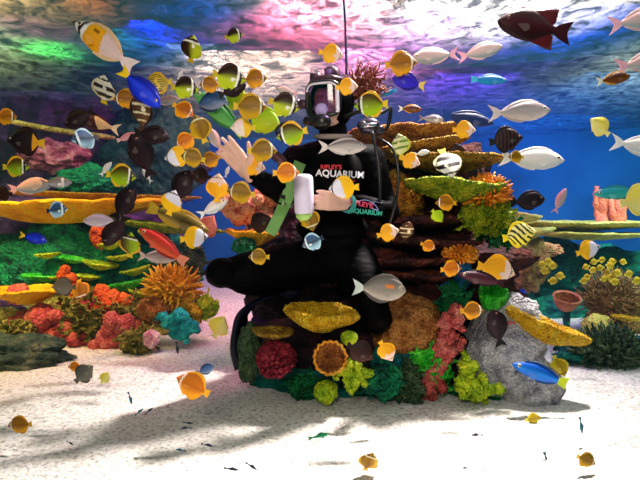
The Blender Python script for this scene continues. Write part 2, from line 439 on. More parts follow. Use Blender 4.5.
pinkc = rockmat('coral_pink', ['#c23c3c', '#ee6a62', '#ff9a88'], 14, .9, .7, .3, 4, .3, 80)
salmon = rockmat('coral_salmon', ['#a83440', '#e0605a', '#f58f6c'], 7, .9, .75, .35, 5, .2, 50)
vermil = rockmat('coral_vermilion', ['#b83008', '#f2601a', '#ff8a34'], 12, .8, .6, .3, 4, .3, 60)
peach = rockmat('coral_peach', ['#c83c3c', '#f59a6a', '#ffc08a', '#f59a6a'], 26, .6, .7, .2, 3, .3, 60)
brownm = rockmat('coral_brown_mound', ['#5a3414', '#a0622c', '#c98848', '#8a5a34'], 9, .9, .85, .35, 6, .1, 70)
olive = rockmat('reef_olive', ['#3a3a10', '#7c7a24', '#b8a850', '#5a4a20'], 10, .9, .8, .4)
palerock = rockmat('reef_pale', ['#8c8894', '#cac6cc', '#f2eeee', '#a8a6b4'], 12, .9, .9, .35, 8, .1, 80)
tan = rockmat('reef_tan', ['#6e5430', '#a8854c', '#cfae70'], 8, .9, .8, .3, 5, .2, 60)
turq = rockmat('sponge_turquoise', ['#067c84', '#10b8b4', '#48dcd0'], 10, .8, .6, .2, 4, .3, 60)
bluesp = rockmat('sponge_blue', ['#063a66', '#0a6ca0', '#1a90c0'], 10, .9, .7, .3, 4, .3, 60)
paleyg = rockmat('coral_pale_shelf', ['#b8b84c', '#dcd468', '#f4e890'], 6, .6, .7, .2, 4, .2, 50)
pinkcol = rockmat('coral_pink_column', ['#d8605c', '#f28a62', '#f8a878'], 2, .5, .7, .2, 4, .2, 50)
cupo = rockmat('coral_cup_orange', ['#d06c08', '#f8a41c', '#ffc850'], 20, .6, .6, .2, 4, .3, 80)
cupb = rockmat('coral_cup_brown', ['#4a2410', '#8a4a1c', '#b0702c'], 20, .8, .8, .3, 4, .2, 80)
seafan = rockmat('coral_grey_green', ['#2c4630', '#587a50', '#8ca070'], 18, .9, .8, .5, 5, .2, 80)

# ------------------------------------------------------------------ centre reef
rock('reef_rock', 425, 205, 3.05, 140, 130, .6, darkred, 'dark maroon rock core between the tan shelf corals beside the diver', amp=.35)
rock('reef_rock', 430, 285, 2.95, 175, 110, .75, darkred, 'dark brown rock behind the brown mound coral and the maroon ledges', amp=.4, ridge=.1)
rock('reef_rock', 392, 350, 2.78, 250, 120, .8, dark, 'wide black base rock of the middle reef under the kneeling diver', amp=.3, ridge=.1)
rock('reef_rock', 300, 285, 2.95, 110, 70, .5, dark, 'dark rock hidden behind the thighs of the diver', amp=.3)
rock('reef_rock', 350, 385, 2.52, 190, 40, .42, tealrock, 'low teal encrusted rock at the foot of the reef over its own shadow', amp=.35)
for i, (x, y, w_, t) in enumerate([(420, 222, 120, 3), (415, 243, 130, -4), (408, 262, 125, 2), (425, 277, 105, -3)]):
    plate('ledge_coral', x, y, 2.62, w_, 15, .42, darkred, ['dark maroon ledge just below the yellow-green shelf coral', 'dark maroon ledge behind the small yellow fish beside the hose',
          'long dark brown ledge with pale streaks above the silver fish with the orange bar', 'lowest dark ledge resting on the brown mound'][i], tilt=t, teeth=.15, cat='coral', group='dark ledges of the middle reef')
plate('shelf_coral', 405, 141, 2.85, 118, 22, .5, orangep, 'topmost orange-brown shelf coral behind the diver\'s shoulder', tilt=2, teeth=.04)
plate('shelf_coral', 418, 151, 2.72, 104, 16, .42, tanp, 'slanting tan shelf coral, second from the top of the reef', tilt=9, teeth=.04)
plate('shelf_coral', 450, 165, 2.62, 118, 18, .42, tanp, 'tan and yellow shelf coral reaching right, behind the black and white banded fish', tilt=1, teeth=.04)
plate('shelf_coral', 452, 192, 2.5, 104, 22, .42, ygreen, 'yellow-green shelf coral with a serrated top edge below the banded fish', tilt=-3, teeth=.1)
bush('bushy_coral', 486, 193, 2.47, 56, 36, .22, orangeb, 'orange bushy coral growing on the yellow-green shelf', n=230, ln=.28, rad=.05, seed=3, up=.5)
frill('leafy_coral', 482, 216, 2.5, 66, 34, .3, ygreen, 'green leafy coral under the orange bush at the edge of the reef', n=30, seed=4)
frill('leafy_coral', 500, 232, 2.56, 52, 30, .25, dgreen, 'dark green leafy coral behind the diagonally striped fish', n=26, seed=14)
rock('encrusting_coral', 397, 204, 2.62, 48, 44, .3, orangep, 'orange encrusting coral between the diver\'s arm and the hose', cat='coral', amp=.4, ridge=.15)
rock('encrusting_coral', 392, 183, 2.66, 30, 22, .2, tanp, 'small pitted tan coral above the orange crust behind the hose', cat='coral', amp=.4)
bush('polyp_coral', 460, 254, 2.46, 40, 20, .2, orangeb, 'small orange knobby coral on the dark ledges', n=150, ln=.22, rad=.07, seed=6, tip=.8)
rock('mound_coral', 406, 326, 2.42, 74, 62, .34, brownm, 'brown rounded mound coral behind the yellow fish', cat='coral', amp=.2, fr=1.8)
rock('sponge', 456, 276, 2.5, 26, 44, .18, bluesp, 'dark blue upright sponge beside the dark ledges', cat='sponge', amp=.3, tilt=-10)
cup('cup_coral', 492, 300, 2.4, 28, 24, green, 'bright green cup coral on the right flank of the reef', face=25, frill=.2)
frill('leafy_coral', 452, 303, 2.42, 34, 44, .2, dgreen, 'narrow mottled green coral between blue sponge and round yellow fish', n=26, seed=21)
frill('leafy_coral', 428, 360, 2.34, 44, 66, .25, green, 'bright green ruffled coral running down beside the brown mound', n=44, seed=8, tilt=35, ls=.3)
lumps('knobby_coral', [(457, 312), (448, 345), (438, 370), (428, 392)], 2.26, 8, pinkc, 'rose pink knobbly coral strip left of the pale boulder', n=110, seed=3, jit=.62, bump=.6)
rock('boulder', 498, 352, 2.46, 78, 122, .42, palerock, 'pale grey speckled boulder leaning on the right of the reef', amp=.18, fr=1.8, tilt=-28)
rock('boulder', 524, 384, 2.36, 66, 72, .34, palerock, 'lower pale grey boulder standing on the sand by the blue wrasse', amp=.16, fr=1.6, tilt=-10)
lumps('finger_coral', [(470, 366), (465, 382), (478, 395), (486, 384)], 2.2, 8.5, lime, 'yellow lobed coral in front of the pale boulder', n=70, seed=5, jit=.6, bump=.7)
rock('encrusting_coral', 472, 397, 2.36, 60, 30, .2, dgreen, 'dark green crust below the yellow lobed coral', cat='coral', amp=.3)
plate('shelf_coral', 544, 332, 2.3, 90, 22, .17, yellowp, 'long yellow shelf coral slanting down to the right from the reef', tilt=-21, teeth=.04, cup=.3, roll=4)
plate('shelf_coral', 513, 306, 2.6, 40, 9, .14, yellowp, 'small yellow shelf coral behind the bright green cup', tilt=-4)
b = MB(); 
for k in range(5):
    p0 = P(512, 348, 2.34); b.tube(smoothpath([p0, P(505 + k * 4, 338, 2.33), P(503 + k * 5, 330 - (k % 2) * 5, 2.3 + .02 * k), P(506 + k * 4, 322, 2.3)], 4), [.010] * 12 + [.007], 8)
put('tube_coral', b.mesh('tube_coral'), pinkc, 'small pink tubular coral beside the maroon upright fish', 'coral')
plate('shelf_coral', 321, 320, 2.2, 74, 26, .2, yellowp, 'yellow shelf coral with a toothed edge below the diver\'s knees', tilt=-4, teeth=.2, roll=6)
plate('shelf_coral', 273, 334, 2.24, 42, 10, .16, tanp, 'thin olive-yellow shelf coral just above the red coral', tilt=-2)
bush('soft_coral', 276, 359, 2.22, 46, 42, .2, redc, 'dark red bushy soft coral at the left end of the reef', n=200, ln=.22, rad=.09, seed=9, tip=.9)
rock('encrusting_coral', 250, 352, 2.34, 24, 60, .2, seafan, 'grey-green crusted rock left of the red soft coral', cat='coral', amp=.3)
cup('cup_coral', 330, 357, 2.12, 34, 20, cupo, 'open orange cup coral with a brown centre facing the viewer', face=80, mat2=cupb, frill=.1, deep=.35)
rock('knob_coral', 349, 338, 2.16, 17, 15, .06, lime, 'small round green knob above the orange cup', cat='coral', amp=.1)
lumps('branching_coral', [(338, 372), (352, 368), (350, 385), (365, 372)], 2.14, 6.5, lime, 'lime yellow branching coral below the orange cup', n=46, seed=6, jit=.5, bump=.7)
rock('knob_coral', 326, 392, 2.2, 24, 24, .1, lime, 'squat lime knob coral at the foot of the reef over dark shadow', cat='coral', amp=.15)
frill('leafy_coral', 306, 384, 2.3, 44, 26, .2, dgreen, 'dark green leafy coral between red coral and lime knob', n=26, seed=11)
frill('leafy_coral', 380, 378, 2.24, 48, 34, .22, greenteal, 'sea green ruffled coral below the round yellow fish', n=36, seed=12)
rock('encrusting_coral', 392, 362, 2.36, 44, 40, .2, tealrock, 'dark teal crust under the brown mound', cat='coral', amp=.3)
frill('leafy_coral', 408, 384, 2.28, 34, 46, .2, seafan, 'grey-green lacy coral at the foot below the brown mound', n=30, seed=13)
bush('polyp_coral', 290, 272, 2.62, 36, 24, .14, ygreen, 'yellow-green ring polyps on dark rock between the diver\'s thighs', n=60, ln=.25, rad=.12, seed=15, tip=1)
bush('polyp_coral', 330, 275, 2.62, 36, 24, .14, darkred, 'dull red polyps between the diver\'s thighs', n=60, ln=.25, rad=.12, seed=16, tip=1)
lumps('lobed_coral', [(240, 205), (252, 215), (268, 205)], 2.95, 16, peach, 'peach coral with red swirls behind the green strap', n=40, seed=17, jit=.5)
plate('shelf_coral', 252, 238, 2.9, 52, 16, .26, goldp, 'golden shelf coral behind the diver above his bent knee', tilt=-3, teeth=.12)
rock('knob_coral', 244, 246, 2.8, 24, 18, .1, dgreen, 'green knob just under the golden shelf behind the knee', cat='coral', amp=.15)
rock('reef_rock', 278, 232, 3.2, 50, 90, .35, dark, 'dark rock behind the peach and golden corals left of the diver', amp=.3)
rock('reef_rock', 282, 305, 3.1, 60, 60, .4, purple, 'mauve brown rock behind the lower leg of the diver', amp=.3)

# ------------------------------------------------------------------ left reef
rock('reef_rock', 22, 238, 4.6, 280, 100, 1.0, purple, 'large dark purple rock wall at the back of the left reef', amp=.3, ridge=.15)
rock('reef_rock', 30, 165, 5.6, 270, 130, 1.0, purple, 'distant purple rock standing in for the dark surface reflection on the left', amp=.4, ridge=.2)  # mass added in place of the dark reflection in the surface
rock('reef_rock', -40, 110, 5.0, 180, 120, .8, purple, 'purple crag at the far left standing in for dark surface reflection', amp=.35, ridge=.15)  # second mass added for the dark purple reflection
rock('reef_rock', 86, 270, 4.0, 185, 90, .6, greenteal, 'teal green rock slope behind the salmon corals', amp=.35, ridge=.2)
plate('shelf_coral', 62, 209, 3.75, 240, 30, .5, goldp, 'very long golden shelf coral spanning the left reef', tilt=1, teeth=.03, cup=.12)
plate('shelf_coral', 95, 197, 3.95, 200, 8, .4, tanp, 'thin tan shelf coral just above the long golden one', tilt=-2)
plate('shelf_coral', 24, 294, 3.3, 82, 22, .3, goldp, 'short golden shelf coral at the left edge above salmon coral', tilt=1, teeth=.03, cup=.12)
plate('shelf_coral', 165, 228, 3.7, 120, 10, .3, ygreen, 'narrow olive shelf coral ending at the blue gap', tilt=-6)
b = MB(); b.tube(smoothpath([P(-5, 118, 3.9), P(50, 129, 3.9), P(115, 138, 3.9)], 6), [.02] * 12 + [.01], 8)  # sloping edge of the reflection, built as a pale tube
put('reflection_edge', b.mesh('reflection_edge'), tan, 'thin pale reflection edge, modelled as a tube sloping above the maroon fishes', 'coral')
for i, (x, y, w_, h_, t, L) in enumerate([(126, 286, 46, 10, 12, 'bright green frilled shelf low on the teal slope'), (100, 266, 34, 9, -10, 'small lime green shelf in the middle of the teal slope'),
        (42, 278, 40, 8, -3, 'green shelf above the short golden shelf'), (135, 272, 30, 8, 14, 'sea green shelf beside the amber bushy coral'),
        (72, 260, 26, 7, -12, 'tiny lime shelf high on the teal slope'), (110, 246, 26, 8, 5, 'green shelf directly left of the upright yellow butterflyfish')]):
    plate('green_shelf_coral', x, y, 3.62, w_, h_, .16, green if i % 2 == 0 else lime, L, tilt=t, teeth=.2, group='green shelves on the teal slope')
rock('reef_rock', 80, 330, 3.7, 220, 76, .6, olive, 'olive brown rubble rock carrying the salmon corals', amp=.35, ridge=.2)
bush('bushy_coral', 173, 288, 3.3, 62, 46, .35, amber, 'amber bushy coral with pointed branches beside the blue gap', n=260, ln=.34, rad=.045, seed=31, up=.3)
frill('leafy_coral', 193, 262, 3.4, 30, 44, .25, seafan, 'grey-green curled coral above the amber bush', n=26, seed=32)
frill('leafy_coral', 204, 305, 3.36, 30, 26, .2, lime, 'lime leafy coral right of the amber bush', n=22, seed=33)
lumps('sponge', [(166, 328), (176, 318), (188, 324), (182, 334)], 3.15, 10, turq, 'turquoise lobed sponge on the sand below the amber bush', n=34, seed=34, cat='sponge', jit=.45)
lumps('sponge', [(184, 303), (194, 312), (193, 324)], 3.22, 7, yellowp, 'curved yellow sponge wrapped round the turquoise one', n=30, seed=35, cat='sponge', jit=.35)
lumps('lobed_coral', [(25, 330), (50, 322), (70, 328), (62, 342), (88, 340)], 3.3, 20, salmon, 'broad salmon pink coral mass on the left reef', n=70, seed=36, jit=.6)
lumps('lobed_coral', [(98, 350), (112, 338), (122, 330), (136, 323)], 3.2, 13, pinkc, 'coral red lobed strip climbing from the sand', n=50, seed=37, jit=.5)
lumps('lobed_coral', [(98, 298), (104, 308), (116, 306)], 3.3, 14, vermil, 'orange lobed coral between the olive rocks', n=34, seed=38, jit=.5)
lumps('lobed_coral', [(66, 272), (72, 300), (68, 312)], 3.35, 9, vermil, 'vermilion coral beside the grey round fish', n=26, seed=39, jit=.5)
frill('leafy_coral', 87, 318, 3.28, 50, 50, .2, olive, 'olive yellow ruffled coral in the middle of the left reef', n=36, seed=40)
frill('leafy_coral', 128, 312, 3.32, 40, 30, .2, olive, 'pale olive leafy coral left of the brown ball', n=28, seed=41)
rock('mound_coral', 154, 310, 3.2, 34, 28, .18, brownm, 'brown ball coral under the amber bush', cat='coral', amp=.15)
frill('leafy_coral', 140, 340, 3.1, 44, 30, .2, olive, 'mottled olive coral on the sand left of the turquoise sponge', n=30, seed=42)
rock('encrusting_coral', 151, 339, 3.02, 16, 18, .08, rockmat('coral_rosewhite', ['#a85870', '#e0a8b0', '#f0dcd8'], 14, .6), 'small pink and white coral by the turquoise sponge', cat='coral', amp=.25)
rock('reef_rock', 8, 356, 2.85, 110, 42, .35, rockmat('reef_slate', ['#1c2a28', '#3a4c40', '#6c6c54'], 9, .9), 'dark slate rock on the sand at the left edge', amp=.3, ridge=.15)
frill('leafy_coral', 42, 350, 3.0, 50, 26, .2, dgreen, 'dark green leafy coral below the broad salmon coral', n=26, seed=61)
bush('polyp_coral', 14, 332, 3.1, 50, 24, .2, olive, 'olive knobby coral above the dark slate rock', n=90, ln=.2, rad=.08, seed=62, tip=.9)
rock('reef_rock', 10, 318, 3.6, 70, 40, .3, purple, 'purple rock below the short golden shelf', amp=.3)
for i, (x, y, L) in enumerate([(60, 240, 'teal crusted boulder below the long golden shelf'), (20, 262, 'plum boulder under the small blue tang'), (150, 250, 'teal boulder behind the grey fish')]):
    rock('reef_rock', x, y, 3.95, 70, 40, .3, [tealrock, purple, tealrock][i], L, amp=.4)

rock('reef_rock', 158, 152, 5.3, 84, 100, .7, rockmat('reflection_dusk', ['#0a2226', '#183c40', '#34504c', '#241c38'], 5, .9), 'dusky teal surface reflection, modelled as rock behind the diving blue tang', amp=.4, ridge=.2)  # dark teal reflection in the surface, built as a rock mass
rock('encrusting_coral', 55, 157, 4.7, 60, 30, .3, rockmat('reflection_rose', ['#5a1840', '#a84868', '#d08890'], 9, .8), 'rose and plum surface reflection, modelled as a lump above the golden shelf', cat='coral', amp=.4, ridge=.1)  # pinkish reflection in the surface, built as a coloured lump
rock('encrusting_coral', 92, 180, 4.5, 70, 26, .3, greenteal, 'green crust on the distant stand-in rock just above the golden shelf', cat='coral', amp=.4)
rock('encrusting_coral', 100, 236, 3.6, 18, 26, .12, vermil, 'orange knob on the teal slope below the lilac fish', cat='coral', amp=.3)
for i, (x, y, w_, h_, t, L) in enumerate([(60, 278, 22, 6, 6, 'little lime shelf left of the vermilion coral'), (88, 278, 22, 6, -8, 'little lime shelf right of the vermilion coral'), (120, 258, 26, 7, 8, 'lime shelf under the yellow-green upright fish'),
        (140, 294, 24, 7, -12, 'little green shelf touching the amber bush'), (48, 256, 24, 6, 4, 'little lime shelf below the small blue tang'), (150, 236, 24, 8, -15, 'lime shelf above the red-orange wrasse')]):
    plate('green_shelf_coral', x, y, 3.58, w_, h_, .12, lime, L, tilt=t, teeth=.25, group='green shelves on the teal slope')
# ------------------------------------------------------------------ right reef
plate('shelf_coral', 572, 226, 4.5, 170, 11, .8, paleyg, 'long pale yellow shelf coral carrying the pink columns', tilt=0, teeth=.08)
plate('shelf_coral', 588, 236, 4.35, 120, 9, .5, paleyg, 'lower pale green shelf coral beneath the pink columns', tilt=-1, teeth=.08)
plate('shelf_coral', 520, 236, 4.0, 70, 14, .4, paleyg, 'pale yellow crumbly shelf behind the diagonally striped fish', tilt=6, teeth=.15)
plate('shelf_coral', 512, 218, 3.9, 56, 12, .3, paleyg, 'small whitish shelf coral behind the leafy coral edge', tilt=-6, teeth=.15)
def column(px, py, w_, h_, seed, label, n):
    rn = random.Random(seed); b = MB(); d = 4.45
    for k in range(n):
        x = px + (k - (n - 1) / 2) * w_ / n; top = py - h_ / 2 + rn.uniform(0, h_ * .25)
        pts = [P(px + (x - px) * .5, py + h_ / 2, d), P(x + rn.uniform(-1, 1), py + h_ * .2, d + rn.uniform(-.05, .05)), P(x + rn.uniform(-2, 2), py - h_ * .15, d), P(x + rn.uniform(-1, 1), top, d)]
        b.tube(smoothpath(pts, 5), [.030 - .0008 * i + .005 * math.sin(i * 1.7 + k) for i in range(16)] if k != 1 else [.052 - .0012 * i + .005 * math.sin(i * 1.1) for i in range(16)], 10)
    return put('column_coral', b.mesh('column_coral'), pinkcol, label, 'coral', 'pink columns on the pale shelf')
column(602, 205, 16, 40, 1, 'thick pink-orange column coral, left one of the pair on the pale shelf', 3)
column(618, 204, 18, 46, 2, 'taller forked pink column coral, right one of the pair on the pale shelf', 3)
rock('reef_rock', 522, 262, 4.1, 46, 56, .5, tan, 'tan hanging rock above the green cup at the reef edge', amp=.3, ridge=.1)
rock('encrusting_coral', 545, 250, 4.15, 34, 14, .2, peach, 'pink-orange crust under the pale yellow shelf', cat='coral', amp=.3)
cup('cup_coral', 566, 303, 3.7, 27, 16, rockmat('cup_terracotta', ['#8a4c34', '#b87050', '#cc8c68'], 8, .4), 'terracotta bowl coral standing alone in the blue water', face=20, mat2=cupb, frill=.03, deep=.6)
b = MB(); b.tube([P(566, 311, 3.7), P(567, 330, 3.75), P(568, 352, 3.8)], [.03, .02, .05], 10)
put('sponge_stalk', b.mesh('sponge_stalk'), tealrock, 'thin dark stalk under the terracotta bowl coral', 'sponge')
bush('bushy_coral', 612, 300, 3.7, 62, 50, .4, tan, 'tan shaggy coral with long thin branches at the right', n=320, ln=.5, rad=.028, seed=51, up=.3, bend=.7)
rock('reef_rock', 632, 322, 3.85, 80, 60, .5, tan, 'smooth tan rock at the right edge behind the shaggy coral', amp=.2)
rock('mound_coral', 598, 326, 3.55, 30, 24, .2, paleyg, 'pale green mound at the foot of the shaggy coral', cat='coral', amp=.15)
plate('shelf_coral', 626, 319, 3.45, 32, 6, .12, yellowp, 'slim yellow shelf coral in front of the tan rock', tilt=-6)
bush('bushy_coral', 608, 350, 2.85, 84, 40, .35, seafan, 'grey-green feathery coral bed at the lower right', n=300, ln=.3, rad=.04, seed=52, up=.6)
frill('leafy_coral', 572, 352, 3.2, 50, 40, .3, greenteal, 'teal leafy coral behind the blue wrasse', n=30, seed=53)
rock('reef_rock', 640, 362, 2.95, 170, 46, .4, tealrock, 'dark teal rock bank in the lower right corner of the reef', amp=.3, ridge=.15)
rock('reef_rock', 575, 322, 4.3, 200, 50, .5, tealrock, 'dark teal boulder bank behind the terracotta bowl coral', amp=.35, ridge=.1)
rock('reef_rock', 590, 290, 4.9, 240, 90, .8, tealrock, 'far teal rock slope behind the school of little yellow fish', amp=.35, ridge=.2)
# ------------------------------------------------------------------ fish
SHAPES = {  # t (0 nose .. 1 tail root): top, bottom ; thickness ; body share of the full length
 'disc':   ([(0, .01, -.01), (.06, .07, -.05), (.15, .17, -.13), (.3, .29, -.25), (.5, .345, -.325), (.7, .31, -.30), (.85, .19, -.19), (.94, .08, -.08), (1, .06, -.06)], .075, .86),
 'oval':   ([(0, .01, -.01), (.06, .07, -.06), (.16, .135, -.12), (.35, .19, -.18), (.55, .18, -.175), (.75, .12, -.12), (.9, .055, -.055), (1, .04, -.04)], .075, .82),
 'tang':   ([(0, .01, -.02), (.05, .08, -.08), (.14, .17, -.15), (.32, .235, -.21), (.55, .23, -.21), (.75, .16, -.15), (.9, .06, -.06), (1, .04, -.04)], .06, .82),
 'wrasse': ([(0, .01, -.01), (.06, .05, -.045), (.2, .10, -.09), (.45, .13, -.12), (.7, .105, -.10), (.88, .065, -.065), (1, .05, -.05)], .06, .85),
 'slim':   ([(0, .005, -.005), (.1, .04, -.04), (.3, .09, -.09), (.55, .10, -.09), (.8, .05, -.05), (1, .025, -.025)], .05, .8),
 'trigger':([(0, .01, -.03), (.05, .07, -.09), (.15, .15, -.15), (.35, .23, -.21), (.55, .245, -.23), (.72, .17, -.16), (.88, .07, -.07), (1, .055, -.055)], .075, .80),
 'fox':    ([(0, .0, -.02), (.05, .02, -.035), (.12, .07, -.06), (.3, .15, -.13), (.5, .17, -.155), (.75, .12, -.11), (.9, .05, -.05), (1, .035, -.035)], .055, .82),
}
def bandc(u, lst, base):
    for a, b_, c in lst:
        if a <= u <= b_: return lin(c)
    return base

def mixc(a, b_, t): t = max(0, min(1, t)); return tuple(x * (1 - t) + y * t for x, y in zip(a, b_))

def sty(top, bot=None, mid=None, bands=(), fin=None, tail=None, stripes=None, back=None, eyec='#e8d8a0', spots=None, soft=.5, horiz=None, rim=None):
    top_, bot_ = lin(top), lin(bot or top); mid_ = lin(mid) if mid else None; fin_ = lin(fin) if fin else None; tail_ = lin(tail) if tail else None
    def f(u, v, part):
        if part == 'tail': return tail_ or bot_
        if part in ('dorsal', 'anal', 'pec') and fin_: return mixc(fin_, lin(rim), v) if rim and part != 'pec' else fin_
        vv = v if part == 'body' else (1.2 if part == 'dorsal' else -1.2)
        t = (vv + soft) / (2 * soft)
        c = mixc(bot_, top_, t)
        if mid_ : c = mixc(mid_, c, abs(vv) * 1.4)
        if back:
            a, b_, cc, sl = back                      # colour for the part behind a slanting line
            if u + sl * vv > a and u < b_: c = lin(cc)
        if stripes:
            fr, sl, cc, w_ = stripes
            if (u * fr + vv * sl) % 1 < w_ and u > .12: c = lin(cc)
        if horiz:
            fr, cc, w_ = horiz
            if (vv * fr + u * .8) % 1 < w_ and u > .12: c = lin(cc)
        if part == 'body' or part == 'dorsal': c = bandc(u - .04 * vv * vv, bands, c)
        if spots:
            for su, sv, sr, sc in spots:
                if (u - su) ** 2 + ((vv - sv) * .35) ** 2 < sr * sr: c = lin(sc)
        return c
    f.eye = eyec
    return f

